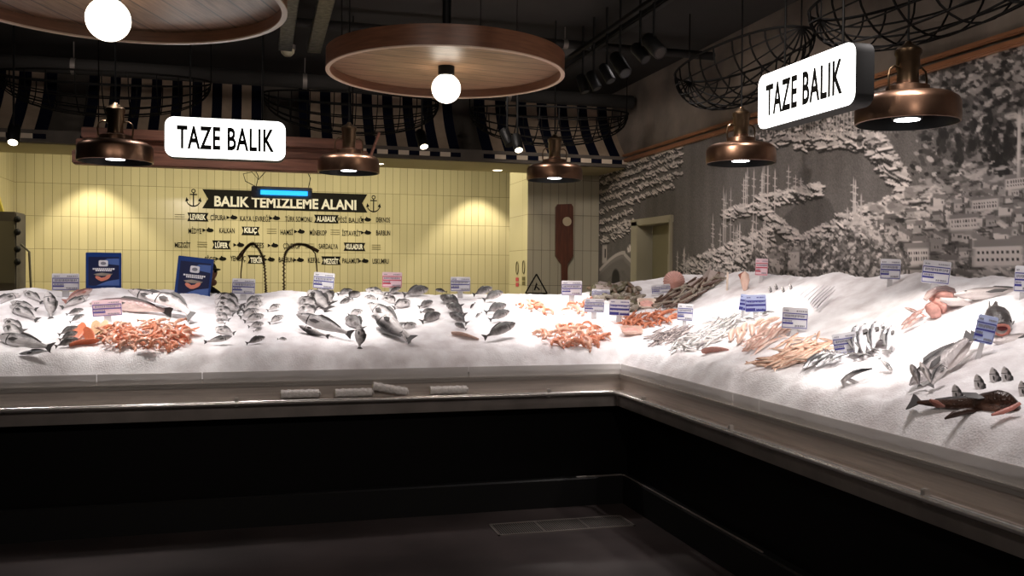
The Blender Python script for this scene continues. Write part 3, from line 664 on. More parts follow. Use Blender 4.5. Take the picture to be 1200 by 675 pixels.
# ------------------------------------------------------------------ harbour mural on the right wall
def mural():
    rng = np.random.default_rng(5)
    ST = .0078; S0, S1, Z0, Z1 = 2.5, 9.795, 1.22, 2.80
    nS = int((S1 - S0) / ST) + 1; nZ = int((Z1 - Z0) / ST) + 1
    S = np.linspace(S0, S1, nS); Z = np.linspace(Z0, Z1, nZ)
    A = np.full((nZ, nS), .125)
    A *= (1 + .10 * np.sin(S * 9) * np.sin(S * 23))[None, :]
    A *= 1 + .10 * rng.standard_normal((nZ, nS))
    def sz(px, py): p = at(px, py, X=XW); return p.y, p.z
    def stamp(s, z, a, b, ang, val, mix=1.0, rect=False):
        R = max(a, b) * 1.3
        i0, i1 = int((s - R - S0) / ST), int((s + R - S0) / ST) + 2; j0, j1 = int((z - R - Z0) / ST), int((z + R - Z0) / ST) + 2
        i0, j0 = max(i0, 0), max(j0, 0); i1, j1 = min(i1, nS), min(j1, nZ)
        if i1 <= i0 or j1 <= j0: return
        U, V = np.meshgrid(S[i0:i1] - s, Z[j0:j1] - z)
        c, d = math.cos(ang), math.sin(ang); u = (U * c + V * d) / a; v = (-U * d + V * c) / b
        q = np.maximum(abs(u), abs(v)) if rect else np.sqrt(u * u + v * v)
        w = np.clip((1.15 - q) * 4, 0, 1) * mix
        A[j0:j1, i0:i1] = A[j0:j1, i0:i1] * (1 - w) + val * w
    def boats(px, py, k=1.0, n=1, bright=.62):
        for _ in range(n):
            s, z = sz(px, py); z += rng.normal(0, .006); L = k * rng.uniform(.035, .075)
            g = rng.uniform(-.1, .5)
            stamp(s, z - .013 * k, L * 1.0, .013 * k, g, .03, .9)
            stamp(s, z, L, .009 * k, g, bright * rng.uniform(.6, 1.1))
            stamp(s + rng.uniform(-.02, .02), z + .014 * k, L * .45, .008 * k, g, bright * rng.uniform(.5, 1))
    def band(pts, thick, dens, k=1.0, br=.6):
        for (x0, y0), (x1, y1) in zip(pts, pts[1:]):
            n = int(math.hypot(x1 - x0, y1 - y0) * dens)
            for _ in range(n):
                t = rng.random(); boats(x0 + (x1 - x0) * t + rng.normal(0, 1), y0 + (y1 - y0) * t + rng.uniform(-thick, thick), k, 1, br)
    def masts(x0, x1, yt, yb, n, br=.5):
        for i in range(n):
            x = rng.uniform(x0, x1); s, zt = sz(x, yt + rng.uniform(-8, 14)); _, zb = sz(x, yb)
            stamp(s, (zt + zb) / 2, .0055, (zt - zb) / 2, 0, br, .85, True)
            for q in (.35, .6, .8): stamp(s, zb + (zt - zb) * q, .030, .004, .2, br, .7, True)
    def blob(px, py, r, val, n=40, k=.03):
        s, z = sz(px, py)
        for _ in range(n):
            a = rng.uniform(0, 6.3); q = r * math.sqrt(rng.random())
            stamp(s + q * math.cos(a), z + q * math.sin(a), k * rng.uniform(.4, 1), k * rng.uniform(.4, 1), 0, val * rng.uniform(.4, 1.9), .8)
    # rows of moored boats beside the door
    for y0 in (207, 216, 226, 237, 249, 261, 273):
        x1 = 800 if y0 < 240 else 790 if y0 < 255 else 742
        band([(703, y0), (x1, y0 - .36 * (x1 - 703))], 1.8, 1.1, .9)
    band([(705, 285), (745, 262)], 4, 1.5)
    # waterfront along the top, turning down at the far shore
    band([(860, 172), (930, 158), (1010, 140), (1060, 125)], 9, 2.2)
    band([(930, 165), (1000, 165), (1040, 175)], 8, 2.2); band([(1020, 160), (1040, 190), (1060, 215)], 16, 4)
    for x in range(880, 1080, 3): blob(x, 158 - (x - 880) * .18, .06, .06, 5, .02)
    for x in range(940, 1060, 4): masts(x, x + 3, 135 - (x - 940) * .15, 165 - (x - 940) * .1, 1, .35)
    # central groups
    band([(850, 252), (900, 240)], 5, 3); band([(885, 238), (962, 222)], 6, 2.6); band([(892, 245), (945, 292)], 8, 3.2)
    band([(800, 318), (860, 292), (905, 276)], 8, 2.6); band([(820, 330), (900, 300), (940, 300)], 12, 4)
    band([(940, 292), (985, 268), (1045, 246), (1100, 232)], 13, 4)
    masts(848, 862, 225, 285, 4); masts(830, 868, 255, 305, 8); masts(872, 912, 200, 245, 9); masts(870, 900, 255, 295, 6)
    masts(790, 815, 295, 325, 6); masts(925, 940, 195, 225, 3); masts(988, 1050, 235, 262, 8, .4); masts(1000, 1006, 215, 250, 2)
    s, z = sz(925, 262)
    # hillside town: slopes, roofs, walls and windows
    def inside(px, py): return py > 262 - (px - 1000) * .62 and px > 1000
    for _ in range(900):
        px, py = rng.uniform(1000, 1330), rng.uniform(40, 335)
        if py < 262 - (px - 1000) * .62: 
            if py > 175 - (px - 1020) * .5: continue
            s, z = sz(px, py); stamp(s, z, rng.uniform(.015, .06), rng.uniform(.008, .03), rng.uniform(-.2, .6), rng.choice([.03, .06, .12, .35]), .85); continue
        s, z = sz(px, py); stamp(s, z, rng.uniform(.03, .12), rng.uniform(.01, .04), rng.uniform(-.1, .4), rng.choice([.10, .2, .32, .5]), .8)
    for _ in range(1500):   # trees and rough ground in the upper part
        px, py = rng.uniform(1070, 1330), rng.uniform(30, 230)
        if py > 215 - (px - 1070) * .2: continue
        s, z = sz(px, py); k = rng.uniform(.3, 1)
        stamp(s, z, .035 * k, .016 * k, rng.uniform(-.3, .7), rng.choice([.025, .04, .07, .3, .45]), .85)
    for px, py, h in ((1142, 165, .10), (1158, 160, .12), (1168, 178, .11), (1184, 165, .09), (1106, 165, .07), (1125, 175, .08), (1178, 190, .06)):
        s, z = sz(px, py)
        for _ in range(26): q = rng.uniform(-1, 1); stamp(s + rng.normal(0, .02) * (1 - q * .5), z + q * h, .018, .022, 0, rng.uniform(.02, .06), .8)
    for _ in range(1100):   # small clutter over the town
        px, py = rng.uniform(1010, 1320), rng.uniform(190, 335)
        if py < 262 - (px - 1000) * .5: continue
        s, z = sz(px, py); k = rng.uniform(.25, 1); stamp(s, z, .045 * k, .010 * k, rng.uniform(-.5, .6), rng.choice([.03, .05, .1, .3, .55, .65]), .8)
    for _ in range(190):    # houses
        px, py = rng.uniform(1035, 1320), rng.uniform(190, 330)
        if py < 275 - (px - 1000) * .40: continue
        s, z = sz(px, py); k = .45 + (py - 180) / 260 + rng.uniform(-.15, .3); a, b = .05 * k, .026 * k; g_ = rng.uniform(-.25, .25)
        stamp(s, z, a, b, g_ * .3, rng.uniform(.30, .62), 1, True)
        stamp(s - .3 * a, z + b * 1.15, a * 1.15, b * .55, .18 + g_, rng.uniform(.12, .30), 1, True)
        stamp(s + a * 1.02, z, a * .25, b, 0, .10, .9, True)
        for w in range(-2, 3): 
            if rng.random() < .5: stamp(s + w * a * .38 + rng.normal(0, .002), z + rng.uniform(-.3, .2) * b, a * .10, b * .28, 0, .05, .95, True)
        if rng.random() < .5: stamp(s, z - b * 1.5, a * 1.4, b * .35, 0, .06, .8)
    for px, py, a, b in ((1170, 300, .16, .055), (1075, 300, .10, .05), (1130, 262, .10, .035), (1192, 215, .07, .03), (1155, 240, .09, .03)):
        s, z = sz(px, py); stamp(s, z, a, b, 0, .55, 1, True); stamp(s, z + b * 1.25, a * 1.1, b * .35, .0, .22, 1, True)
        for r in (-.35, .35):
            for w in range(-4, 5): stamp(s + w * a * .21, z + r * b, a * .05, b * .17, 0, .05, 1, True)
    s, z = sz(1195, 170); stamp(s, z, .010, .17, 0, .5, .9, True)
    # trees along the foot of the mural
    for px in range(882, 1060, 6): blob(px, 300 + rng.uniform(-9, 16), .085, .10, 55, .020)
    for px in range(905, 1010, 9): blob(px, 312, .09, .07, 40, .018); masts(px, px + 2, 318, 334, 1, .5)
    for px, py in ((908, 312), (931, 305)):
        s, z = sz(px, py); stamp(s, z, .07, .07, 0, .42, 1, True); stamp(s, z + .08, .085, .02, 0, .25, 1, True)
    # chapel roof below the boats next to the door
    s, z = sz(724, 305)
    for i in range(60):
        t = i / 59; x = 704 + 38 * t; y = 316 - 20 * math.sin(min(t * 1.3, 1) * PI * .5) if t < .75 else 298 + (t - .75) * 40
        s, z = sz(x, y); stamp(s, z, .03, .018, 0, .42, 1); stamp(s, z - .05, .03, .03, 0, .20, .8); stamp(s, z - .12, .03, .07, 0, .15, .9)
    s, z = sz(722, 326); stamp(s, z, .11, .10, 0, .035, 1); stamp(s, z - .12, .11, .1, 0, .035, 1, True)
    s, z = sz(709, 298); stamp(s, z, .07, .10, 0, .40, 1, True); stamp(s - .02, z + .01, .02, .05, 0, .04, 1, True)
    blob(738, 292, .05, .42, 30, .02)
    for _ in range(1500):
        px, py = rng.uniform(800, 1060), rng.uniform(262, 338)
        if py < 300 - max(0, px - 880) * .30 and px < 1000: continue
        s, z = sz(px, py); k = rng.uniform(.25, 1); stamp(s, z, .03 * k, .012 * k, rng.uniform(-.8, .8), rng.choice([.04, .08, .2, .4, .55]), .7)
    A = np.clip(.13 + (A - .13) * 1.3, .012, .80)
    hole = lambda s, z: DY0 - .03 < s < DY1 + .01 and z < DZ + .02
    keep = {}; V = []; F = []; C = []
    for j in range(nZ):
        for i in range(nS):
            V.append((XW - .006, S[i], Z[j])); C.append(A[j, i])
    for j in range(nZ - 1):
        for i in range(nS - 1):
            if hole(S[i] + ST / 2, Z[j] + ST / 2): continue
            a = j * nS + i; F.append((a, a + nS, a + nS + 1, a + 1))
    me = bpy.data.meshes.new('harbour_mural'); me.from_pydata(V, [], F)
    ca = me.color_attributes.new('print', 'FLOAT_COLOR', 'POINT'); C = np.array(C)
    ca.data.foreach_set('color', np.stack([C * 1.04, C * .95, C * .90, np.ones_like(C)], 1).astype(np.float32).ravel())
    m = mat('printed mural', (.3, .3, .3), .6); nt = m.node_tree; at_ = nt.nodes.new('ShaderNodeAttribute'); at_.attribute_name = 'print'
    nt.links.new(at_.outputs['Color'], nt.nodes['Principled BSDF'].inputs['Base Color'])
    me.materials.append(m); o = bpy.data.objects.new('harbour_mural', me); COL.objects.link(o)
    tag(o, 'sepia photo mural of a harbour town with boats and hillside houses, covering the wall', 'mural')
mural()
# ------------------------------------------------------------------ lettering on the yellow tiles
YD = YB - .004
wl = thing('wall_lettering', 'black banner, anchors and rows of fish names on the yellow tiles', 'wall lettering', (0.3, YD, 2.2))
def loc_(px, py): p = at(px, py, Y=YD); return Vector((p.x - .3, 0, p.z - 2.2))
a, b = loc_(237, 232), loc_(430.5, 238); zt, zb = loc_(237, 221.6).z, loc_(237, 244).z
m = MB(); n_ = .07; zm = (zt + zb) / 2
m.prism([(a.x, zb), (a.x + n_, zm), (a.x, zt), (b.x, zt), (b.x - n_, zm), (b.x, zb)], .003); bn = m.obj('banner', 'decal_black', wl, smooth=False)
text('banner_text', 'BALIK TEMİZLEME ALANI', .125, 'decal_white', bn, ((a.x + b.x) / 2, -.003, zm - .005), width=(b.x - a.x) * .86, bold=.006)
for px, py in ((226.7, 232), (437.8, 239)):
    c = loc_(px, py); m = MB(); r = .0075
    m.tube([(0, 0, -.10), (0, 0, .07)], r, 6); m.tube([(-.045, 0, .045), (.045, 0, .045)], r, 6)
    m.tube([(.022 * math.cos(t * PI / 5), 0, .09 + .022 * math.sin(t * PI / 5)) for t in range(11)], r * .8, 6)
    m.tube([(.085 * math.sin(t), 0, -.02 - .085 * math.cos(t)) for t in [(-75 + 150 * k / 10) * PI / 180 for k in range(11)]], [r * .6 + r * .7 * (1 - abs(k - 5) / 5) for k in range(11)], 6)
    for s in (-1, 1): m.prism([(s * .055, -.035), (s * .085, .01), (s * .10, -.05)], .01)
    o = m.obj('anchor', 'decal_black', wl); o.location = c; o.scale = (1, .25, 1)
def rowy(row, px): return (254, 269.3, 286, 302.5)[row] + (px - 210) * .0155
def word(px, row, s, style='w'):
    c = loc_(px, rowy(row, px)); h = .066; w = len(s) * .0315
    if style == 'b':
        e = w / 2 + .035; m = MB(); m.prism([(-e, -.055), (-e + .025, 0), (-e, .055), (e, .055), (e - .025, 0), (e, -.055)], .002)
        o = m.obj('word_ribbon', 'decal_black', wl, smooth=False); o.location = c
        text('word', s, h, 'decal_white', o, (0, -.003, 0), width=w, bold=.003)
    elif style == 'w': text('word', s, h, 'decal_black', wl, c, width=w, bold=.001)
    elif style == 'f':
        m = MB(); P = [(.046 * math.cos(t), .025 * math.sin(t)) for t in [2 * PI * k / 16 for k in range(16)]]
        m.prism(P, .002); m.prism([(-.045, 0), (-.09, .024), (-.09, -.024)], .002); m.prism([(.01, .02), (-.02, .04), (-.03, .015)], .002)
        o = m.obj('fish_symbol', 'decal_black', wl, smooth=False); o.location = c
    elif style == 'l':
        m = MB()
        for z in (-.028, 0, .028): m.box((-.06, -.001, z - .003), (.06, .001, z + .003))
        o = m.obj('dash_lines', 'decal_olive', wl, smooth=False); o.location = c
R_ = [
 [(210.5, '', 'l'), (232, 'LEVREK', 'b'), (255.5, 'ÇİPURA', 'w'), (274, '', 'f'), (299, 'KAYA LEVREĞİ', 'w'), (324, '', 'f'), (350, 'TÜRK SOMONU', 'w'), (382.5, 'ALABALIK', 'b'), (411, 'PİSİ BALIĞI', 'w'), (431, '', 'f'), (449, 'DEKNOS', 'w')],
 [(228.5, 'MİDYE', 'w'), (246, '', 'f'), (266, 'KALKAN', 'w'), (293.7, 'KILIÇ', 'b'), (318.5, '', 'l'), (336, 'HAMSİ', 'w'), (353, '', 'f'), (373, 'MİNEKOP', 'w'), (392.7, '', 'l'), (412, 'İSTAVRİT', 'w'), (431, '', 'f'), (449, 'BARBUN', 'w')],
 [(214, 'MEZGİT', 'w'), (237, '', 'l'), (259.5, 'LÜFER', 'b'), (282, '', 'f'), (302, 'KEFES', 'w'), (322, '', 'f'), (342, 'ÇİNEKOP', 'w'), (363, '', 'l'), (384.8, 'SARDALYA', 'w'), (415.5, 'KULADUR', 'b'), (441, '', 'l')],
 [(246, 'PİGE', 'w'), (261, '', 'f'), (279, 'YENGEÇ', 'w'), (300.7, 'TEKİR', 'b'), (317.8, '', 'f'), (335.4, 'BARBUN', 'w'), (352, '', 'f'), (368, 'KEFAL', 'w'), (388, 'MEZGİT', 'b'), (411, 'PALAMUT', 'w'), (428, '', 'f'), (446, 'USKUMRU', 'w')]]
for r, L in enumerate(R_):
    for px, s, st in L: word(px, r, s, st)
# oar on the pale tiles
p = at(661, 290, Y=YW - .03); od = thing('wall_oar', 'broad reddish brown oar blade standing on the pale tiles', 'oar', (p.x, YW - .03, 1.2))
def q_(px, py): v = at(px, py, Y=YW - .03); return (v.x - p.x, v.z - 1.2)
pts = [q_(651, 243), q_(653, 239.5), q_(669, 239), q_(671.2, 242.5), q_(671.2, 300), q_(664.6, 310), q_(664.6, 352), q_(657.8, 352), q_(657.8, 310), q_(651, 300)]
m = MB(); m.prism(pts, .035); m.obj('blade', 'paddle', od)
x, z = q_(663.7, 259.7); m = MB(); m.tube([(x, -.03, z), (x, -.018, z)], .052, 24); m.obj('disc', 'paddle_dot', od)
tw = thing('warning_sign', 'black outlined triangle warning sign low on the pale tiles', 'sign', (3.04, YW - .004, 1.46))
for (x0, z0), (x1, z1) in (((-.13, -.09), (.13, -.09)), ((.13, -.09), (0, .13)), ((0, .13), (-.13, -.09))): MB().tube([(x0, 0, z0), (x1, 0, z1)], .008, 6).obj('outline', 'decal_black', tw)
m = MB(); m.prism([(-.03, -.05), (-.01, .01), (.0, .035), (.014, .01), (.0, -.005), (.045, -.045), (.03, -.055), (0, -.02), (-.015, -.06)], .004); m.obj('symbol', 'decal_black', tw, smooth=False)
MB().box((-.13, -.002, -.15), (.13, .002, -.115)).obj('caption_bar', 'decal_black', tw, smooth=False)
hy = thing('hygiene_notice', 'small hand wash notices with red and green squares on the pier side', 'notice', (2.926, 10.2, 1.55))
def pq(px, py): v = at(px, py, X=2.926); return Vector((0, v.y - 10.2, v.z - 1.55))
for px, py in ((606, 314), (613.5, 313)):
    c = pq(px, py); MB().tube([c + Vector((0, .045 * math.cos(t), .075 * math.sin(t))) for t in [2 * PI * k / 14 for k in range(15)]], .006, 5).obj('ring', 'decal_olive', hy)
for px, py, mm in ((606, 327.5, 'ink_red'), (606, 333.5, 'ink_red'), (613.5, 326.5, 'decal_olive'), (613.5, 332, 'decal_olive')):
    c = pq(px, py); MB().box(c + Vector((-.001, -.06, -.022)), c + Vector((.001, .06, .022))).obj('square', mm, hy, smooth=False)
# ------------------------------------------------------------------ sink bench, taps, rack
sb = thing('sink_bench', 'steel sink bench behind the ice counter under the taps', 'bench', (.2, 8.6, 0))
MB().rbox((-1.2, -.35, .82), (1.8, .35, .86)).obj('bench_top', 'steel', sb)
for x in (-1.15, 1.75):
    for y in (-.3, .3): MB().box((x - .02, y - .02, 0), (x + .02, y + .02, .82)).obj('leg', 'steel_dull', sb, smooth=False)
MB().rbox((-.6, -.25, .60), (.9, .25, .821)).obj('basin', 'steel_dull', sb)
def tap(xb, path, label):
    r = thing('spring_tap', label, 'tap', (xb, 8.5, .86), 'spring arm taps of the cleaning area')
    B = Vector((xb, 8.5, .86)); P = [at(x, y, Y=8.5) - B for x, y in path]
    MB().tube([(0, 0, 0), (0, 0, .03), (0, 0, .5)], [.04, .018, .018], 12).obj('stem', 'brass_dark', r)
    full = [Vector((0, 0, .48))] + P
    # smooth the path
    pts = []
    for i in range(len(full) - 1):
        p0, p1, p2, p3 = full[max(i - 1, 0)], full[i], full[i + 1], full[min(i + 2, len(full) - 1)]
        for k in range(10):
            t = k / 10; pts.append(.5 * ((2 * p1) + (p2 - p0) * t + (2 * p0 - 5 * p1 + 4 * p2 - p3) * t * t + (3 * p1 - p0 - 3 * p2 + p3) * t ** 3))
    pts.append(full[-1])
    MB().tube(pts, .006, 8).obj('hose', 'brass_dark', r)
    # spring coil round the hose
    coil = []; up = Vector((0, 1, 0)); n = len(pts); turns = 46
    for i in range(turns * 8):
        f = i / (turns * 8) * (n - 1) ; k = int(f); q = pts[k].lerp(pts[min(k + 1, n - 1)], f - k); tg = (pts[min(k + 1, n - 1)] - pts[max(k - 1, 0)]).normalized(); w_ = tg.cross(up)
        coil.append(q + .0135 * (math.cos(i * PI / 4) * up + math.sin(i * PI / 4) * w_))
    MB().tube(coil, .0034, 5).obj('spring', 'brass_dark', r)
    e = pts[-1]; d = (pts[-1] - pts[-4]).normalized()
    MB().tube([e - d * .02, e + d * .03, e + d * .09], [.014, .018, .015], 12).obj('spray_head', 'brass_dark', r)
    return r, e
r, e = tap(at(311.5, 345, Y=8.5).x, [(311.5, 338), (309.5, 310), (305, 295), (297, 285.5), (290, 289), (285, 295)], 'spring tap with its arm curving over towards the blue boards')
MB().tube([e, e + Vector((-.02, 0, -.2)), e + Vector((-.01, 0, -.85))], .006, 6).obj('thin_hose', 'brass_dark', r)
r, e = tap(at(332.8, 345, Y=8.5).x, [(332.8, 338), (333, 305), (337, 293), (347, 286.5), (357, 287), (363, 289.5)], 'spring tap with its arm curving over towards the mural')
MB().tube([e, e + Vector((.05, 0, -.06)), e + Vector((.07, 0, -.25)), e + Vector((.08, 0, -.9))], .006, 6).obj('thin_hose', 'brass_dark', r)
B = at(0, 250, Y=10.4); xr = at(19, 280, Y=10.4).x
rk = thing('storage_rack', 'grey green storage cabinet with clips and papers, beside the yellow tiles', 'cabinet', (-2.72, 10.6, 0))
zt = at(10, 248, Y=10.4).z
MB().rbox((-.165, -.2, 0), (xr + 2.72, .2, zt), .01).obj('body', 'gapgrey', rk)
MB().rbox((-.10, -.212, 1.45), (xr + 2.72 - .01, -.2, zt - .10), .004).obj('front_board', 'rackgrey', rk)
for py in (257, 272, 292, 307): z = at(19, py, Y=10.4).z; MB().ell((xr + 2.72 + .01, -.2, z), (.035, .03, .035), 10, 6).obj('clip', 'black', rk)
for py, w in ((262, .10), (281, .09), (300, .12), (312, .11)): z = at(4, py, Y=10.4).z; MB().rbox((-.165, -.225, z - .07), (-.165 + w, -.214, z + .07), .002).obj('paper_sheet', 'paper', rk)
cs = thing('caution_cone', 'folded yellow plastic sign standing on the storage cabinet', 'sign', (-2.70, 10.55, zt))
m = MB(); m.prism([(-.04, 0), (.10, 0), (.0, .38), (-.04, .38)], .05); m.obj('panel', 'yellow', cs)
MB().box((-.0, -.028, .1), (.05, -.026, .14)).box((-.02, -.028, .18), (.035, -.026, .21)).obj('print', 'decal_black', cs, smooth=False)
ra = thing('cleaning_cloth', 'dark blue cloth heap on top of the storage cabinet', 'cloth', (-2.80, 10.48, zt))
m = MB(); m.ell((0, 0, .07), (.10, .08, .09), 14, 8)
for v in m.bm.verts: v.co += v.co.normalized() * noise.noise(v.co * 14) * .03
m.obj('cloth', 'board_dark', ra)
hs = thing('rubber_hose', 'thin dark hose hanging beside the storage cabinet on the yellow tiles', 'hose', (xr, 10.5, 0))
MB().tube([(.02, 0, at(20, 286, Y=10.5).z), (.10, 0, at(24, 295, Y=10.5).z), (.12, 0, 1.3), (.12, 0, .1)], .012, 8).obj('hose', 'rackgrey', hs)
# ------------------------------------------------------------------ blue boards
def board(px, py, w, h, tilt, label):
    """px,py: centre of the board in the photograph; stands in the ice"""
    b = hit(px, py + h / 2 + 3); k = (ROT.transposed() @ (b - Vector((0, 0, EYE)))).z * -1 + .12
    c = ray(px, py) / F_PX * k; c.z += EYE; W, H = w * k / F_PX, h * k / F_PX
    r = thing('blue_salmon_board', label, 'sign board', c, 'blue salmon boards'); r.rotation_euler = (0, math.radians(tilt), math.radians(-4))
    MB().rbox((-W / 2, -.006, -H / 2 - .05), (W / 2, .006, H / 2), .004).obj('board', 'board_blue', r)
    MB().box((-W * .42, -.0075, -H * .42), (W * .44, -.006, H * .38)).obj('dark_print', 'board_dark', r, smooth=False)
    m = MB(); m.prism([(-W * .1, H * .20), (W * .44, H * .15), (W * .44, H * .34), (W * .1, H * .33)], .001, Matrix.Translation((0, -.0082, 0))); m.obj('wave_print', 'board_pale', r, smooth=False)
    m = MB(); m.prism([(-W * .2, -H * .42), (W * .44, -H * .42), (W * .44, -H * .24), (W * .1, -H * .30)], .001, Matrix.Translation((0, -.0082, 0))); m.obj('wave_print', 'board_pale', r, smooth=False)
    m = MB(); m.prism([(x, z + H * .20) for x, z in rrect(W * .26, H * .17, W * .04)], .002, Matrix.Translation((0, -.009, 0))); lg = m.obj('logo_square', 'white', r, smooth=False)
    m = MB(); m.ell((0, -.011, H * .20), (W * .08, .001, H * .045), 14, 6); m.obj('logo_mark', 'ink_grey', lg)
    m = MB()
    for i, (zz, ww) in enumerate(((.045, .60), (-.0, .44))):
        x = -W * ww / 2 
        while x < W * ww / 2: l = random.uniform(.03, .06) * W; m.box((x, -.0095, H * zz - .006), (x + l, -.0085, H * zz + .006)); x += l + .012 * W
    m.obj('white_lettering', 'white', r, smooth=False)
    m = MB(); m.prism([(-W * .28, -H * .10), (-W * .05, -H * .06), (W * .26, -H * .09), (W * .22, -H * .13), (0, -H * .15), (-W * .2, -H * .14)], .001, Matrix.Translation((0, -.009, 0))); m.obj('fish_picture', 'shell_grey', r, smooth=False)
    m = MB()
    for x, z, a in ((-.12, -.22, .5), (.0, -.24, -.3), (.11, -.19, -.7)): m.ell((0, 0, 0), (W * .12, .001, H * .05), 12, 6, Matrix.Translation((x * W, -.0105, z * H)) @ Matrix.Rotation(a, 4, 'Y'))
    m.obj('salmon_picture', 'salmonprint', r)
    return r
board(121.5, 317, 39, 42, 0, 'upright blue board with salmon picture, nearest the tool rack end')
board(227.5, 325, 40, 47, 6, 'tilted blue board with salmon picture, in front of the worker')
# ------------------------------------------------------------------ price tags
def tagc(px, py, w, h, tilt, label, card='white', ink='ink_blue', stemlen=8, yaw=None, filled=False):
    b = hit(px, py + h / 2 + stemlen); k = -(ROT.transposed() @ (b - Vector((0, 0, EYE)))).z
    c = ray(px, py) / F_PX * k; c.z += EYE; W, H = w * k / F_PX, h * k / F_PX
    c = Vector((c.x, c.y, c.z)); yw = math.atan2(-c.x, c.y) * .75 if yaw is None else math.radians(yaw)
    r = thing('price_tag', label, 'price tag', c); r.rotation_euler = (0, math.radians(tilt), yw)
    m = MB(); m.prism(rrect(W, H, .008, 3), .004); m.obj('card', card, r, smooth=False)
    m = MB(); t = .0035; f = -.0035
    def bar(x0, z0, x1, z1): m.box((x0 * W, f, z0 * H), (x1 * W, -.002, z1 * H))
    if filled:
        bar(-.46, .12, .46, .17); bar(-.46, -.16, .46, -.04); bar(-.46, -.44, -.02, -.28); bar(.02, -.44, .46, -.36)
    else:
        bar(-.47, .20, .47, .24); bar(-.47, -.06, .47, .0); bar(-.47, -.28, -.06, -.20)
    bar(-.47, -.46, .47, -.43); bar(-.48, -.46, -.46, .24); bar(.46, -.46, .48, .24)
    m.obj('ruled_lines', ink, r, smooth=False)
    m = MB(); rr = random.Random(int(px * 7 + py))
    for z, h0, a, b_ in ((.34, .07, -.42, -.25), (.34, .07, .05, .42), (.10, .12, -.40, .38), (-.36, .10, .02, .40), (-.14, .09, -.42, -.1)):
        x = a
        while x < b_: l = rr.uniform(.02, .05); m.box((x * W, f - .0004, (z - h0 / 2 * rr.uniform(.5, 1)) * H), ((x + l) * W, -.002, (z + h0 / 2) * H)); x += l + .02
    m.obj('small_print', 'ink_grey' if not filled else ink, r, smooth=False)
    MB().rbox((-W * .13, .002, -H / 2 - (stemlen + 6) * k / F_PX), (W * .13, .008, -H * .2), .002).obj('stem', 'stem', r)
    return r
T_ = [
 (77, 330.5, 29, 20, 0, 'white price tag on a clear stem between the tool rack and the first blue board', {}),
 (125.5, 361, 32, 19, -3, 'pale pink price tag standing before the large salmon', dict(card='pinkcard')),
 (285.5, 335.5, 26, 18, 2, 'white price tag above the twin rows of bream, in front of the first tap', {}),
 (379.5, 329, 24, 19, 5, 'white price tag tilted slightly, in front of the second tap', {}),
 (459.5, 328, 23, 18, 1, 'pink and red price tag behind the bream by the end of the lettering', dict(card='pinkcard', ink='ink_red')),
 (539.5, 333, 23, 17, 0, 'white price tag standing over the bream group next to the pier', {}),
 (670, 337.5, 24, 17, 0, 'white price tag directly below the oar', {}),
 (696.5, 358, 23, 16, 2, 'white price tag with one blue line, before the mussels', {}),
 (726, 360.5, 24, 19, 2, 'price tag with heavy blue blocks of print, before the mussels', dict(filled=True)),
 (704, 344, 21, 10, 2, 'low greyish price tag at the back edge behind the mussels', dict(stemlen=2)),
 (774.5, 338.5, 22, 10, -6, 'low white price tag leaning next to the pink scallop', dict(stemlen=3)),
 (803, 366, 18, 20, 3, 'white price tag in front of the razor shells', {}),
 (892.5, 313, 14, 20, 2, 'narrow red printed price tag at the back of the ice under the mural', dict(card='pinkcard', ink='ink_red', yaw=-30)),
 (885.5, 355.5, 24, 20, -2, 'blue printed price tag, wider half of the angled pair', dict(filled=True, card='bluecard', yaw=-25)),
 (872, 354.5, 10, 19, 8, 'blue printed price tag, narrow side half of the angled pair', dict(filled=True, card='bluecard', yaw=-35)),
 (931.5, 373, 29, 25, 3, 'large white price tag behind the red mullets', dict(yaw=-28)),
 (990.5, 402, 27, 24, -10, 'white price tag leaning over the striped mackerel', dict(yaw=-28, stemlen=4)),
 (1043.5, 315.5, 22, 24, 2, 'white price tag at the mural foot, next to the trees of the mural', dict(yaw=-34)),
 (1097, 319, 30, 27, 6, 'white price tag at the mural foot above the pink fish jaws', dict(yaw=-36)),
 (1199, 327, 18, 31, 3, 'white price tag cut by the picture edge at the mural foot', dict(yaw=-38)),
 (1155, 386, 21, 33, 12, 'slim pale blue price tag slanting before the open mouthed fish', dict(yaw=-38, card='bluecard', stemlen=16))]
for px, py, w, h, t_, lab, kw in T_: tagc(px, py, w, h, t_, lab, **kw)
# ------------------------------------------------------------------ fish
def interp(tab, x):
    if x <= tab[0][0]: return tab[0][1:]
    for a, b in zip(tab, tab[1:]):
        if x <= b[0]:
            t = (x - a[0]) / (b[0] - a[0]); t2 = t * t * (3 - 2 * t) * .4 + t * .6
            return tuple(p + (q - p) * t2 for p, q in zip(a[1:], b[1:]))
    return tab[-1][1:]
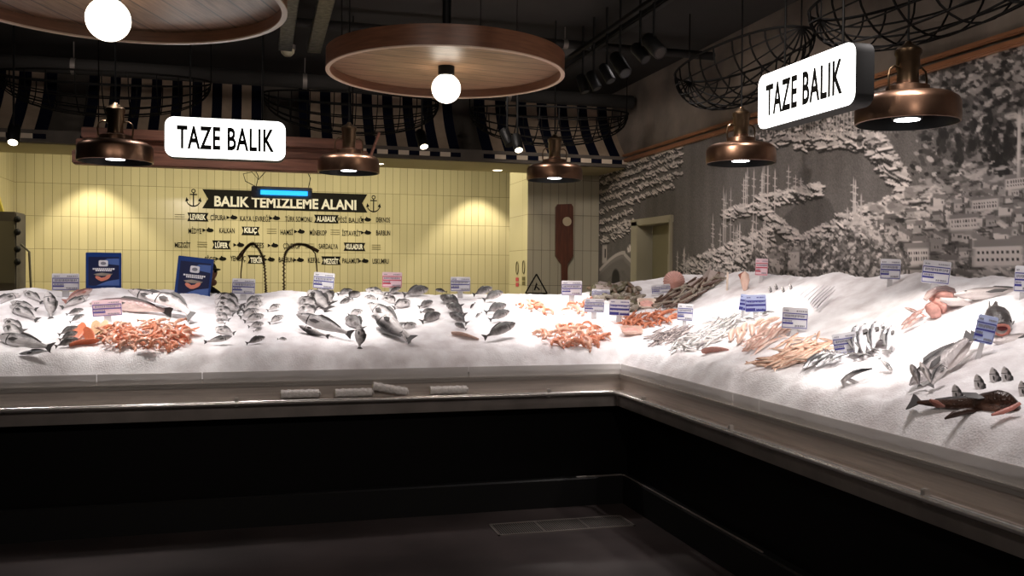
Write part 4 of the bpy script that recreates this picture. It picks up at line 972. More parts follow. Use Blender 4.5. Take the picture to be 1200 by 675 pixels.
# x, top, bottom, half width   (snout at +.5, tail tip at -.5)
PROF = {
 'bream': [(-.40, .022, -.022, .012), (-.30, .045, -.04, .022), (-.1, .15, -.12, .06), (.10, .19, -.15, .078), (.25, .17, -.14, .075), (.38, .11, -.11, .062), (.46, .045, -.065, .04), (.5, .0, -.02, .012)],
 'bass': [(-.40, .025, -.025, .012), (-.25, .05, -.045, .03), (-.05, .10, -.085, .055), (.15, .12, -.105, .068), (.30, .10, -.09, .062), (.42, .055, -.06, .042), (.5, .008, -.018, .012)],
 'salmon': [(-.40, .03, -.03, .014), (-.25, .055, -.05, .034), (-.05, .095, -.085, .055), (.15, .105, -.10, .062), (.30, .085, -.085, .056), (.42, .05, -.05, .036), (.5, .012, -.01, .012)],
 'mack': [(-.42, .012, -.012, .008), (-.3, .03, -.028, .02), (-.05, .07, -.065, .045), (.15, .08, -.075, .05), (.32, .062, -.06, .042), (.44, .03, -.035, .026), (.5, .004, -.006, .006)],
 'small': [(-.40, .018, -.018, .010), (-.2, .05, -.05, .03), (.05, .075, -.08, .042), (.28, .065, -.07, .04), (.42, .035, -.045, .028), (.5, .004, -.012, .008)],
 'belt': [(-.5, .004, -.004, .002), (-.3, .018, -.018, .008), (0, .030, -.030, .014), (.3, .034, -.034, .016), (.42, .026, -.03, .014), (.5, .004, -.01, .005)],
 'grouper': [(-.40, .03, -.03, .015), (-.25, .07, -.06, .04), (-.0, .15, -.12, .08), (.2, .17, -.15, .10), (.36, .14, -.13, .09), (.45, .09, -.10, .07), (.5, .05, -.07, .05)],
 'monk': [(-.42, .014, -.02, .012), (-.28, .03, -.035, .02), (-.1, .045, -.05, .035), (.08, .055, -.06, .06), (.2, .085, -.07, .10), (.33, .10, -.07, .13), (.42, .075, -.06, .12), (.48, .035, -.045, .08), (.5, .0, -.03, .03)],
}
SPEC = {  # body profile, skin, fin material, fork depth, detailed
 'bream': ('bream', 'f_bream', 'fin', .4), 'dark_bream': ('bream', 'f_dark', 'fin', .4), 'bass': ('bass', 'f_bass', 'fin', .35), 'salmon': ('salmon', 'f_salmon', 'fin', .2),
 'brown': ('salmon', 'f_brown', 'fin', .2), 'red': ('bass', 'f_red', 'fin_red', .3), 'mackerel': ('mack', 'f_mack', 'fin', .7), 'sardine': ('small', 'f_sard', 'fin', .6),
 'anchovy': ('mack', 'f_anch', 'fin', .6), 'mullet': ('small', 'f_mull', 'fin_red', .5), 'pinkfish': ('mack', 'f_pink', 'fin_red', .4), 'belt': ('belt', 'f_belt', 'fin', 0), 'bonito': ('mack', 'f_tuna', 'fin', .8),
 'big': ('bass', 'f_big', 'fin', .3), 'grouper': ('grouper', 'f_grouper', 'fin', .2), 'monk': ('monk', 'f_monk', 'fin', .1)}
PARTS = {'bream', 'dark_bream', 'bass', 'salmon', 'brown', 'red', 'big', 'grouper', 'monk', 'bonito', 'mackerel'}
_cache = {}
def bendf(b):
    def f(v): return Vector((v.x, v.y, v.z - b * ((v.x * 2) ** 2)))
    return f
def fish_meshes(kind, bend=0.0):
    key = (kind, round(bend, 2))
    if key in _cache: return _cache[key]
    pk, skin, finm, fork = SPEC[kind]; tab = PROF[pk]; B = bendf(bend); det = kind in PARTS
    nx, n = (26, 14) if det else (12, 8)
    m = MB(); rings = []; x0, x1 = tab[0][0], .5
    for i in range(nx + 1):
        x = x0 + (x1 - x0) * (1 - (1 - i / nx) ** 1.25); t, b, w = interp(tab, x); c = (t + b) / 2; h = (t - b) / 2
        rings.append([B(Vector((x, w * math.copysign(abs(math.sin(a)) ** .9, math.sin(a)), c + h * math.cos(a)))) for a in [2 * PI * k / n for k in range(n)]])
    m.loft(rings)
    tf = tab[0][1] * .9; th = .10 if pk in ('bream', 'grouper') else .075
    tail = [(x0 + .03, tf), (-.47, th), (-.5, th * 1.15), (-.5 + fork * .07, 0), (-.5, -th * 1.15), (-.47, -th), (x0 + .03, -tf)]
    def flat(poly, d, mm):
        A = [B(Vector((x, -d / 2, z))) for x, z in poly]; C = [B(Vector((x, d / 2, z))) for x, z in poly]; mm.loft([A, C])
    out = []
    if det:
        out.append(('body', m.mesh('body', skin)))
        if pk != 'belt': q = MB(); flat(tail, .008, q); out.append(('tail_fin', q.mesh('tail_fin', finm, False)))
        q = MB(); T = lambda x: interp(tab, x)[0]
        P = [(.18, T(.18) * .9), (.12, T(.12) + .035), (0, T(0) + .04), (-.15, T(-.15) + .03), (-.27, T(-.27) + .012), (-.27, T(-.27) * .8), (-.05, T(-.05) * .85)]
        flat(P, .007, q); out.append(('dorsal_fin', q.mesh('dorsal_fin', finm, False)))
        for s in (-1, 1):
            q = MB(); w = interp(tab, .18)[2]
            A = [B(Vector(p)) for p in ((.24, s * w * 1.0, -.02), (.16, s * (w + .018), .012), (.04, s * (w + .035), -.005), (.10, s * (w + .03), -.05), (.2, s * (w + .012), -.045))]
            A2 = [p + Vector((0, s * .006, 0)) for p in A]; q.loft([A, A2]); out.append(('pectoral_fin', q.mesh('pectoral_fin', finm, False)))
        ex = .40 if pk != 'monk' else .36; t, b, w = interp(tab, ex); er = .022 if pk in ('bream', 'grouper') else .016
        for s in (-1, 1):
            q = MB(); q.ell(B(Vector((ex, s * w * .80, (t * .35)))), (er, er * .6, er), 10, 6); out.append(('eye', q.mesh('eye', 'eye')))
    else:
        if pk != 'belt': flat(tail, .010, m)
        out.append(('body', m.mesh(kind, skin)))
    _cache[key] = out; return out
def frame(head, tail, T, flip=False, view=None):
    x = (head - tail); L = x.length; x.normalize()
    mid = (head + tail) / 2
    h = Vector((-mid.x, -mid.y, 0)).normalized() if view is None else view
    n = h * math.cos(math.radians(T)) + Vector((0, 0, 1)) * math.sin(math.radians(T)); n = (n - n.dot(x) * x)
    n = n.normalized() if n.length > 1e-4 else x.orthogonal().normalized()
    z = n.cross(x)
    if (z.z < 0) != flip: z = -z
    y = z.cross(x); return mid, Matrix((x, y, z)).transposed(), L
def cdepth(p): return -(ROT.transposed() @ (p - Vector((0, 0, EYE)))).z
def onray(px, py, k): p = ray(px, py) / F_PX * k; p.z += EYE; return p
NAMES = {'bream': 'sea_bream', 'dark_bream': 'sea_bream', 'bass': 'sea_bass', 'salmon': 'salmon', 'brown': 'large_fish', 'red': 'gurnard', 'mackerel': 'mackerel', 'sardine': 'sardine', 'anchovy': 'anchovy', 'mullet': 'red_mullet', 'pinkfish': 'small_pink_fish', 'belt': 'belt_fish', 'bonito': 'bonito', 'big': 'large_fish', 'grouper': 'grouper', 'monk': 'monkfish'}
def place(kind, mid, R, L, label, group=None, hz=1.0, bend=0.0, wy=1.0, cat='fish'):
    ms = fish_meshes(kind, bend); MW = Matrix.Translation(mid) @ R.to_4x4() @ Matrix.Diagonal((L, L * wy, L * hz, 1))
    if len(ms) == 1:
        o = bpy.data.objects.new(NAMES[kind], ms[0][1]); COL.objects.link(o); o.matrix_world = MW
    else:
        o = bpy.data.objects.new(NAMES[kind], None); COL.objects.link(o); o.matrix_world = MW; o.empty_display_size = .05
        for nm, me in ms: c = bpy.data.objects.new(nm, me); COL.objects.link(c); c.parent = o
    return tag(o, label, cat, group)
def fish(kind, hx, hy, tx, ty, label, group=None, T=22, k=.75, lift=None, hz=1.0, flip=False, bend=0.0, ext=1.0, wy=1.0, near=0.0):
    """the end that is lower in view rests on the ice, the other end lies back on it by the share k"""
    lo, hi = ((hx, hy), (tx, ty)) if hy >= ty else ((tx, ty), (hx, hy))
    A = hit(*lo); dA = cdepth(A); dB = dA + (cdepth(hit(*hi)) - dA) * k
    A = onray(*lo, dA - near); B = onray(*hi, dB - near)
    H, Tp = (A, B) if hy >= ty else (B, A)
    mh = max(p[1] for p in PROF[SPEC[kind][0]]); L = (H - Tp).length
    if lift is None: lift = min(.03, .22 * L * mh * hz + .008)
    up = Vector((0, 0, lift)); mid, R, L = frame(H + up, Tp + up, T, flip)
    if kind == 'bream': hz *= 1.08; ext *= 1.05
    return place(kind, mid, R, max(L, .06) * ext, label, group, hz, bend, wy)
def stand(kind, px, yt, yb, label, group=None, lean=0, hz=.8, T=15):
    """a fish standing upright with its tail sunk in the ice"""
    k = cdepth(hit(px, yb)); H = onray(px + lean, yt, k); B = onray(px, yb, k); B = B - (H - B) * .9
    mid, R, L = frame(H, B, T); return place(kind, mid, R, L, label, group, hz)
ORD = ['topmost', 'second from the top', 'third from the top', 'fourth from the top', 'fifth from the top', 'sixth from the top', 'seventh from the top', 'eighth from the top']
# --- far end of the back counter: sea bass and bream around an empty hollow
G = 'fish at the rack end of the counter'
fish('bass', 23, 345, -14, 362, 'pale arched sea bass at the very end of the ice, by the storage cabinet', G, bend=.08)
fish('bass', 28, 343.5, 50, 357, 'slender grey sea bass pointing down away from the storage cabinet', G)
fish('bass', 12.5, 356, 44, 365, 'dark backed bass with brownish side, upper of the crossed pair', G)
fish('bass', 12, 361, 45, 378, 'pale bass with dark fin marks, lower of the crossed pair', G)
fish('bream', 56.5, 342, 60, 374, 'sea bream standing on its tail in the ice below the first white tag', G, k=.2, hz=.95, lift=.0)
fish('red', 108, 341, 74, 356, 'reddish headed fish lying against the ice crest below the first blue board', G)
fish('bass', 104, 349, 71, 363, 'pale grey bass just under the reddish headed fish', G)
fish('dark_bream', 98, 364.5, 77, 371, 'small dark bream beside the pink tag, upper of two', G, k=.4)
fish('dark_bream', 99, 370.5, 81, 380, 'small dark bream beside the pink tag, lower of two', G, k=.4)
fish('dark_bream', 91, 384.5, 68, 395, 'dark bream touching the orange fillets, topmost of three', G, k=.35)
fish('dark_bream', 91, 391, 69, 401, 'dark bream touching the orange fillets, middle of three', G, k=.35)
fish('dark_bream', 92, 399, 64, 409, 'dark bream touching the orange fillets, lowest of three', G, k=.35)
fish('bass', 5, 377, 29, 391, 'small bass with spotted fins, upper one across the ice hollow', G)
fish('bass', 6, 383, 28, 405, 'small bass sunk deep in the ice under the spotted one', G)
fish('bass', -3, 398, 61, 412, 'long slender bass stretched along the ice hollow front', G, bend=-.02)
fish('mackerel', 22, 417, 60, 413, 'thin dark spotted fish lying before the long slender bass', G, k=.3)
fish('bream', -4, 371, -16, 378, 'bream head just cut by the picture edge', G)
# --- salmon
G = 'large fish behind the shrimps'
fish('salmon', 176, 348, 230, 373, 'big silver salmon arched over the ice crest beside the tilted blue board', G, k=.35, bend=.09, hz=1.25, lift=.04, near=.1)
fish('salmon', 150, 345, 213, 363, 'slim grey salmon lying between the arched salmon and the brown one', G, k=.3, lift=.03, near=.05)
fish('brown', 106, 361, 203, 371, 'long brown pink fish lying behind the pale pink tag', G, k=.2, bend=.035, lift=.045, hz=.85)
# --- twin rows of bream
for i, (h0, h1, t0, t1) in enumerate([(253, 349, 284, 362), (253, 354.5, 281, 368), (252.7, 363, 274, 371), (253, 370, 269, 377), (253, 377, 264, 381), (252, 387, 275, 393)]):
    fish('bream', h0, h1, t0, t1, f'sea bream in the row facing the blue boards, {ORD[i]}', 'row of bream facing the blue boards', k=.45)
fish('bass', 272, 397, 239, 404, 'plain grey fish without visible head, lowest below the row facing the blue boards', k=.2, bend=-.03)
for i, (h0, h1, t0, t1) in enumerate([(308, 350, 285, 361), (307, 356.5, 284, 367), (303, 365, 281, 374), (309, 371.5, 286, 379), (309, 381, 291, 385), (307, 387, 297, 390), (310.5, 397, 288, 405)]):
    fish('bream' if i < 6 else 'dark_bream', h0, h1, t0, t1, f'sea bream in the row facing the second tap, {ORD[i]}', 'row of bream facing the second tap', k=.45)
for i, (h0, h1, t0, t1) in enumerate([(329, 359, 313, 366), (332, 372, 315, 381), (334, 399, 327, 399)]):
    fish('bream', h0, h1, t0, t1, f'small loose bream sunk in the ice under the second tap, {ORD[i] if i < 2 else "lowest and almost buried"}', 'loose bream under the second tap', k=.4)
# --- middle
G = 'fish below the tag of the second tap'
fish('bass', 362, 344, 386, 366, 'long bass lying steeply beside the foot of the second tap', G, hz=1.2)
fish('bream', 373, 345, 390, 360, 'pale bream leaning on the steep bass below the white tag', G, lift=.03)
fish('bream', 352, 352, 372, 364, 'small pale bream under the steep bass', G)
fish('bream', 352, 361, 370, 375, 'bream with a dark gill mark above the long bass', G)
fish('bass', 347, 376, 413, 400, 'long sea bass with its forked tail free on the ice', G, k=.35, bend=-.015, lift=.04)
fish('bass', 350, 384, 386, 397, 'bass belly lying below the long sea bass', G, k=.3, flip=True)
fish('dark_bream', 413, 341.5, 395, 347, 'dark bream half under the crest, topmost of the cluster by the pink and red tag', G)
fish('dark_bream', 421, 345, 407, 352, 'black faced bream second in the cluster under the crest', G)
fish('dark_bream', 398, 357, 414, 352, 'dark bream facing the other way under the black faced one', G)
fish('bream', 425, 366, 408, 371, 'narrow bream above the dark face down fish', G)
fish('dark_bream', 406, 374, 426, 389, 'dark scaly fish lying face down over the pale one', G, hz=1.2)
fish('bream', 421, 382, 421.5, 409, 'pale wide bream standing on its tail in the ice', G, k=.2, hz=1.1, lift=0)
G = 'fish by the pink and red tag'
fish('bream', 429, 341.5, 452, 347, 'striped bream arched on the crest beside the pink and red tag', G)
fish('bream', 427, 350, 443, 352, 'thin bream back sunk in the ice, upper of two slivers', G, k=.2)
fish('bream', 430, 358, 442, 359, 'thin bream back sunk in the ice, lower of two slivers', G, k=.2)
fish('dark_bream', 470, 338.5, 454, 346, 'bream under the stem of the pink and red tag', G)
fish('bream', 449, 350, 465, 359, 'bream with a bright belly below the pink and red tag', G)
fish('bream', 480, 355, 461, 363, 'bream showing its white belly in the middle of the ice', G)
fish('dark_bream', 502, 342, 472, 350, 'thick dark bream on the crest, largest of the dark ones', G, hz=1.15, lift=.03)
fish('dark_bream', 507, 355, 490, 362, 'dark bream facing the pier, upper of the close pair', G)
fish('dark_bream', 509.5, 365, 492, 368, 'dark bream facing the pier, lower of the close pair', G)
fish('dark_bream', 515.5, 370, 493, 380, 'dark bream with a pale belly beneath the close pair', G)
fish('bass', 434, 363, 471, 389, 'large dark headed bass pointing up to the crest', G, hz=1.15, lift=.04)
fish('bass', 439, 376, 484, 406, 'large pale bellied bass under the dark headed one', G, flip=True, lift=.045, hz=1.1)
fish('bream', 487, 381.5, 470, 388, 'bream with a black fin beside the large pale bellied bass', G)
fish('bream', 481, 404, 470, 391, 'half buried bream near the pale bass tail', G, k=.2)
# --- fan of bream near the pier
fish('dark_bream', 510, 341, 524, 344, 'small dark bream alone on the crest behind the fan of bream', 'fan of bream nearest the pier')
for i, (h0, h1, t0, t1) in enumerate([(516, 349, 542, 362), (523, 358, 546, 372), (527, 369, 548, 382), (533, 381, 547, 388)]):
    fish('dark_bream', h0, h1, t0, t1, f'bream in the near pier fan, on its tap side, {ORD[i]}', 'fan of bream nearest the pier', hz=1.1, k=.4)
for i, (h0, h1, t0, t1) in enumerate([(577, 341, 554, 350), (589, 346, 566, 356), (593.5, 361, 568, 371), (597, 368.5, 573, 380), (604, 383, 566, 401)]):
    fish('dark_bream', h0, h1, t0, t1, f'bream in the near pier fan, on its shrimp side, {ORD[i]}', 'fan of bream nearest the pier', k=.3, hz=1.1 if i < 4 else .9, lift=.03)
fish('dark_bream', 551, 363, 557, 356, 'fish tail sticking up from the ice inside the fan of bream', 'fan of bream nearest the pier', k=0)
fish('bream', 558, 373, 564, 368, 'tiny pale fin sticking out inside the fan of bream', 'fan of bream nearest the pier', k=0)
# --- helpers for pieces and piles
def simple(name, mesh, px, py, label, cat, group=None, ang=0, T=60, L=.1, lift=.01, roll=0, scale=(1, 1, 1), k=.6):
    """one small thing lying on the ice; ang is its direction as seen"""
    a = math.radians(ang); dx, dy = 5 * math.cos(a), -5 * math.sin(a)
    A = hit(px - dx, py - dy); C = hit(px, py); 
    kA = cdepth(C) + (cdepth(A) - cdepth(C)) * k; A = onray(px - dx, py - dy, kA); Bp = onray(px + dx, py + dy, 2 * cdepth(C) - kA)
    mid, R, _ = frame(Bp, A, T); o = bpy.data.objects.new(name, mesh); COL.objects.link(o)
    o.matrix_world = Matrix.Translation(C + Vector((0, 0, lift))) @ R.to_4x4() @ Matrix.Rotation(roll, 4, 'X') @ Matrix.Diagonal((L * scale[0], L * scale[1], L * scale[2], 1))
    return tag(o, label, cat, group)
def inpoly(x, y, P):
    c = False
    for (x0, y0), (x1, y1) in zip(P, P[1:] + P[:1]):
        if (y0 > y) != (y1 > y) and x < (x1 - x0) * (y - y0) / (y1 - y0) + x0: c = not c
    return c
def scatter(P, n, seed=1, dmin=2.0):
    rr = random.Random(seed); out = []; xs = [p[0] for p in P]; ys = [p[1] for p in P]; t = 0
    while len(out) < n and t < 6000:
        t += 1; x, y = rr.uniform(min(xs), max(xs)), rr.uniform(min(ys), max(ys))
        if inpoly(x, y, P) and all((x - a) ** 2 + ((y - b) * 1.8) ** 2 > (dmin * (1 - t / 7000)) ** 2 for a, b in out): out.append((x, y))
    return sorted(out, key=lambda p: p[1])
def pile(kind, P, n, ang, jit, L, label, group, seed=1, dmin=3.5, T=55, h=.03, bend=.05):
    rr = random.Random(seed)
    for i, (x, y) in enumerate(scatter(P, n, seed, dmin)):
        b = rr.choice([0, bend, -bend]); ms = fish_meshes(kind, b)
        simple(NAMES[kind], ms[0][1], x, y, label, 'fish', group, ang + rr.gauss(0, jit) + rr.choice([0, 180]), T + rr.uniform(-15, 15), L * rr.uniform(.85, 1.12), .012 + rr.uniform(0, h), 0)
def shrimp_mesh(name, mm, curl=150, thick=.10):
    m = MB(); n = 12; R = 1 / math.radians(curl); pts = []; rad = []
    for i in range(n + 1):
        t = i / n; a = math.radians(-curl / 2 + curl * t); pts.append((R * math.sin(a) * .9, 0, R * math.cos(a) - R * .7))
        rad.append(thick * (.25 + .75 * math.sin(PI * min(1, .18 + t * .8)) ** .8) * (1 + .12 * (i % 2)) if t > .02 else thick * .1)
    m.tube(pts, rad, 8)
    e = Vector(pts[0]); d = (Vector(pts[0]) - Vector(pts[2])).normalized(); s = Vector((0, 1, 0))
    for k in (-1, 0, 1): m.tube([e, e + d * .10 + s * .04 * k, e + d * .18 + s * .09 * k], [.02, .045, .012], 5)
    h = Vector(pts[-1]); d = (Vector(pts[-1]) - Vector(pts[-3])).normalized()
    for k in (-1, 1): m.tube([h, h + d * .2 + Vector((0, k * .06, .1)), h + d * .35 + Vector((0, k * .14, .38))], [.014, .009, .005], 4)
    for i in range(3, 10): p = Vector(pts[i]); m.tube([p, p * .55 + Vector((0, .05, -.02))], [.018, .008], 4)
    return m.mesh(name, mm)
SH = [shrimp_mesh('shrimp', 'shrimp', 150), shrimp_mesh('shrimp', 'shrimp_pale', 110), shrimp_mesh('shrimp', 'shrimp', 190, .12), shrimp_mesh('shrimp', 'shrimp_pale', 170)]
PR = [shrimp_mesh('red_prawn', 'prawn_red', 120, .08), shrimp_mesh('red_prawn', 'prawn_red', 60, .08)]
def fillet_mesh(name, mm, skin=None):
    m = MB(); rings = []
    for i in range(13):
        t = i / 12; w = .20 * math.sin(PI * (.08 + .87 * t)) ** .6; h = .05 * math.sin(PI * (.1 + .8 * t)) ** .5
        x = t - .5; rings.append([Vector((x, w * math.cos(a), h * max(-.3, math.sin(a)) + .02 * math.sin(t * 5))) for a in [2 * PI * k / 14 for k in range(14)]])
    m.loft(rings); return m.mesh(name, mm)
FS = fillet_mesh('pale_pink_fillet', 'squid')
FO, FP, FR = fillet_mesh('salmon_fillet', 'flesh_orange'), fillet_mesh('pale_fillet', 'flesh_pale'), fillet_mesh('pink_fillet', 'flesh_pink')
def shrimps(P, n, seed, L, label, group, meshes=SH, name='shrimp', h=.04, dmin=3.5):
    rr = random.Random(seed)
    for x, y in scatter(P, n, seed, dmin): simple(name, rr.choice(meshes), x, y, label, 'shrimp', group, rr.uniform(0, 360), rr.uniform(25, 75), L * rr.uniform(.8, 1.2), .015 + rr.uniform(0, h), rr.uniform(-.5, .5))
# --- orange heap before the salmon
g = 'orange fillets and fish at the end of the shrimp heap'
simple('salmon_fillet', FO, 93, 393, 'bright orange fillet on end, nearest the three dark bream', 'fillet', g, 70, 20, .20, .03, 1.2)
simple('salmon_fillet', FO, 99, 405, 'bright orange fillet lying flat at the front of the heap', 'fillet', g, 10, 50, .18, .02, .3)
simple('salmon_fillet', FO, 104, 398, 'broad light orange fillet between the two bright ones', 'fillet', g, 120, 30, .18, .03, .8)
simple('pale_fillet', FP, 112, 389, 'pale striped fillet leaning at the back of the heap', 'fillet', g, 100, 20, .18, .03, 1)
simple('pale_fillet', FP, 121, 388, 'yellowish fillet leaning behind the shrimps', 'fillet', g, 80, 20, .18, .03, 1)
simple('pale_fillet', FP, 118, 398, 'pale yellow fillet lying at the foot of the leaning ones', 'fillet', g, 40, 45, .18, .03, .4)
simple('salmon_fillet', FO, 218, 394, 'deep orange fillet at the end of the shrimp heap facing the twin rows', 'fillet', g, 20, 30, .18, .03, .6)
simple('salmon_fillet', FO, 209, 399, 'orange fillet half under the end one of the shrimp heap', 'fillet', g, 160, 40, .18, .025, .4)
shrimps([(118, 392), (135, 386), (160, 390), (185, 382), (200, 386), (222, 390), (224, 402), (205, 411), (175, 416), (145, 413), (120, 408)], 105, 3, .105, 'pink orange shrimp in the big heap in front of the salmon', 'shrimps of the big heap', h=.05, dmin=4.2)
simple('pink_fillet', FS, 545, 396, 'pale pink fillet on the ice under the fan of bream', 'fillet', None, -12, 40, .20, .015, .2)
# --- shrimps near the corner
shrimps([(608, 360), (622, 356), (635, 360), (652, 366), (640, 370), (618, 368)], 9, 4, .12, 'shrimp in the small heap behind the bright ice, nearest the bream fan', 'shrimps of the small back heap', h=.02)
shrimps([(652, 364), (672, 358), (690, 358), (690, 369), (670, 370), (655, 370)], 8, 5, .12, 'shrimp in the small heap partly behind the one line price tag', 'shrimps behind the one line tag', h=.03)
shrimps([(628, 390), (650, 388), (670, 384), (690, 384), (706, 395), (714, 404), (690, 408), (665, 410), (640, 404)], 34, 6, .135, 'curled pink shrimp in the heap at the front of the ice near the corner', 'shrimps of the corner front heap', h=.03, dmin=5)
for x, y, a, l in ((636, 396, -55, 'long pale pink shrimp lying at the bream side of the corner heap'), (674, 407, 5, 'bright orange tail piece at the front of the corner heap'), (697, 391, 60, 'large upright orange shrimp at the back of the corner heap')):
    simple('shrimp', SH[0], x, y, l, 'shrimp', 'shrimps of the corner front heap', a, 25, .19, .03, .3)
shrimps([(726, 382), (745, 377), (770, 372), (790, 374), (788, 380), (760, 384), (735, 388)], 44, 7, .12, 'thin red prawn in the long heap behind the corner of the counter', 'red prawns of the long heap', PR, 'red_prawn', h=.03, dmin=3)
def tray(px, py, w, label, food, mm, tilt=25):
    b = hit(px, py + 4); k = cdepth(b); W = w * k / F_PX
    r = thing('food_tray', label, 'tray', b + Vector((0, 0, .02))); r.rotation_euler = (math.radians(tilt), 0, math.radians(-15))
    m = MB(); ri = []
    for s, z in ((.36, 0), (.5, .16), (.53, .16), (.53, .13), (.40, -.03)): ri.append([Vector((x * 2 * s, y * 2 * s * .75, z * W)) for x, y in rrect(W, W, W * .15, 4)])
    m.loft(ri); m.obj('tray', mm, r)
    m = MB(); m.ell((0, 0, W * .06), (W * .40, W * .31, W * .06), 18, 8)
    for v in m.bm.verts: v.co.z += noise.noise(v.co * 60) * .012
    m.obj('minced_fish', food, r)
tray(758, 356, 21, 'square pale tray of pink chopped seafood beside the mussels', 'flesh_pink', 'tray', 35)
tray(740, 388, 24, 'low pinkish dish of shellfish meat in front of the red prawns', 'flesh_pink', 'squid', 20)
# --- shells
def mussel(name, mm):
    m = MB(); m.ell((0, 0, 0), (.5, .18, .27), 12, 8)
    for v in m.bm.verts: v.co.z *= 1 - .5 * max(0, v.co.x); v.co.x += .12 * abs(v.co.z)
    return m.mesh(name, mm)
MU = [mussel('mussel', 'shell'), mussel('mussel', 'shell_green'), mussel('mussel', 'shell_grey')]
rr = random.Random(3)
for x, y in scatter([(690, 341), (712, 339), (735, 336), (750, 342), (752, 354), (748, 365), (735, 366), (725, 352), (710, 352), (700, 352)], 85, 8, 3):
    simple('mussel', rr.choice(MU), x, y, 'brown mussel in the shell heap beside the pink chopped tray', 'mussel', 'mussels of the heap', rr.uniform(0, 360), rr.uniform(20, 80), rr.uniform(.07, .10), .01 + rr.uniform(0, .04), rr.uniform(-1, 1))
m = MB(); m.tube([(-.5, 0, 0), (-.49, 0, 0), (.49, 0, 0), (.5, 0, 0)], [.05, .07, .07, .04], 8)
for v in m.bm.verts: v.co.z += .05 * v.co.x ** 2; v.co.y *= .6
RZ = m.mesh('razor_shell', 'razor')
m = MB(); m.tube([(-.5, 0, 0), (-.49, 0, 0), (.49, 0, 0), (.5, 0, 0)], [.05, .06, .06, .04], 8); RZ2 = m.mesh('razor_shell', 'shell_grey')
for x, y in scatter([(771, 355), (785, 345), (806, 336), (838, 330), (846, 333), (822, 347), (806, 358), (795, 366), (773, 365)], 95, 9, 3):
    simple('razor_shell', rr.choice([RZ, RZ, RZ2]), x, y, 'dark brown razor shell in the heap below the pink scallop', 'razor shell', 'razor shells of the heap', 35 + rr.gauss(0, 18), rr.uniform(30, 70), rr.uniform(.14, .19), .01 + rr.uniform(0, .05))
b = hit(790, 338); k = cdepth(b); m = MB(); R = 12.5 * k / F_PX
n = 48; rings = []
for i in range(9):
    t = i / 8; rings.append([Vector((R * t * math.cos(a) * (1 + .04 * math.cos(a * 24)), -.05 * (1 - t * t) + .006 * math.cos(a * 24) * t, R * t * math.sin(a) * (1 + .04 * math.cos(a * 24)))) for a in [2 * PI * q / 96 for q in range(96)]])
rings += [[p + Vector((0, .012, 0)) for p in r] for r in rings[::-1]]
m.loft(rings, cap=False); sc = thing('scallop_shell', 'round pink ribbed scallop shell standing at the back of the razor shells', 'shell', onray(790, 330, k)); sc.rotation_euler = (0, 0, math.radians(-20)); m.obj('shell', 'scallop', sc)
def wing(pts, label, px, py):
    b = hit(px, py); k = cdepth(b) - .05; c = onray(px, py, k); m = MB()
    A = [onray(x, y, k + dz) - c for x, y, dz in pts]; B2 = [p + Vector((.012, .012, .012)) for p in A]; m.loft([A, B2])
    r = thing('skate_wing', label, 'fish', c, 'skate wings by the razor shells'); m.obj('wing', 'skate', r, smooth=False)
wing([(806, 334, 0), (822, 326, .1), (833, 312, .15), (830, 328, .1), (815, 337, -.05)], 'pale pointed skate wing over the razor shells, nearest the scallop', 818, 336)
wing([(828, 330, 0), (832, 318, .12), (848, 322, .15), (850, 328, .1), (836, 332, 0)], 'grey skate wing behind the pointed one at the mural foot', 840, 333)
wing([(694, 337, 0), (702, 331, .1), (718, 334, .12), (728, 331, .12), (742, 339, .0), (715, 341, -.05)], 'flat grey skate wing behind the mussels', 716, 340)
b = hit(873, 340); k = cdepth(b); c = onray(873, 330, k); sq = thing('squid', 'pink cream squid standing on end at the back of the ice', 'squid', c)
q = F_PX / k; m = MB(); m.tube([(0, 0, -13 / q), (0, 0, -8 / q), (.0, 0, 2 / q), (0, 0, 9 / q), (0, 0, 12 / q)], [.004, .02, .036, .026, .004], 12); m.obj('mantle', 'squid', sq)
m = MB(); m.prism([(-.045, 8 / q), (0, 12 / q), (.045, 8 / q), (.012, -2 / q), (-.012, -2 / q)], .006, Matrix.Translation((0, .02, 0))); m.obj('fin', 'fin_red', sq)
b = hit(852, 340); c = onray(852, 331, cdepth(b)); st = thing('pale_stick', 'thin pale stick standing in the ice before the mural trees', 'stick', c); MB().tube([(0, 0, -.08), (.004, 0, .08)], .008, 8).obj('stick', 'tray', st)
# --- right leg: heaps of small fish
pile('anchovy', [(758, 401), (775, 392), (802, 387), (812, 392), (800, 401), (780, 406), (762, 405)], 42, 25, 16, .13, 'small dark anchovy in the first heap past the counter corner', 'anchovies of the heap', 11, 3.4)
pile('sardine', [(785, 409), (800, 400), (818, 390), (830, 380), (862, 376), (868, 386), (850, 396), (835, 404), (812, 413), (795, 413)], 75, 28, 20, .145, 'silver sardine with a dark back in the heap beside the anchovies', 'sardines of the heap', 12, 3.6)
pile('pinkfish', [(872, 412), (885, 400), (908, 388), (930, 384), (926, 393), (905, 405), (885, 415)], 34, 38, 10, .16, 'slim pink fish in the sheaf below the large white tag', 'slim pink fish of the sheaf', 13, 3.4)
pile('mullet', [(882, 431), (900, 424), (915, 416), (940, 410), (970, 408), (972, 414), (950, 424), (925, 432), (900, 434), (885, 433)], 62, 22, 18, .15, 'brownish red mullet in the long front heap', 'red mullets of the heap', 14, 3.6)
pile('mullet', [(912, 408), (925, 398), (960, 394), (975, 402), (940, 408)], 10, 30, 25, .12, 'red mullet half sunk in the ice behind the long front heap', 'half sunk red mullets', 15, 7, h=.0)
m = MB(); m.tube([(-.5, 0, 0), (-.3, 0, .03), (0, 0, .05), (.3, 0, .03), (.5, 0, -.02)], [.02, .10, .13, .11, .02], 12); SQ = m.mesh('squid', 'squid')
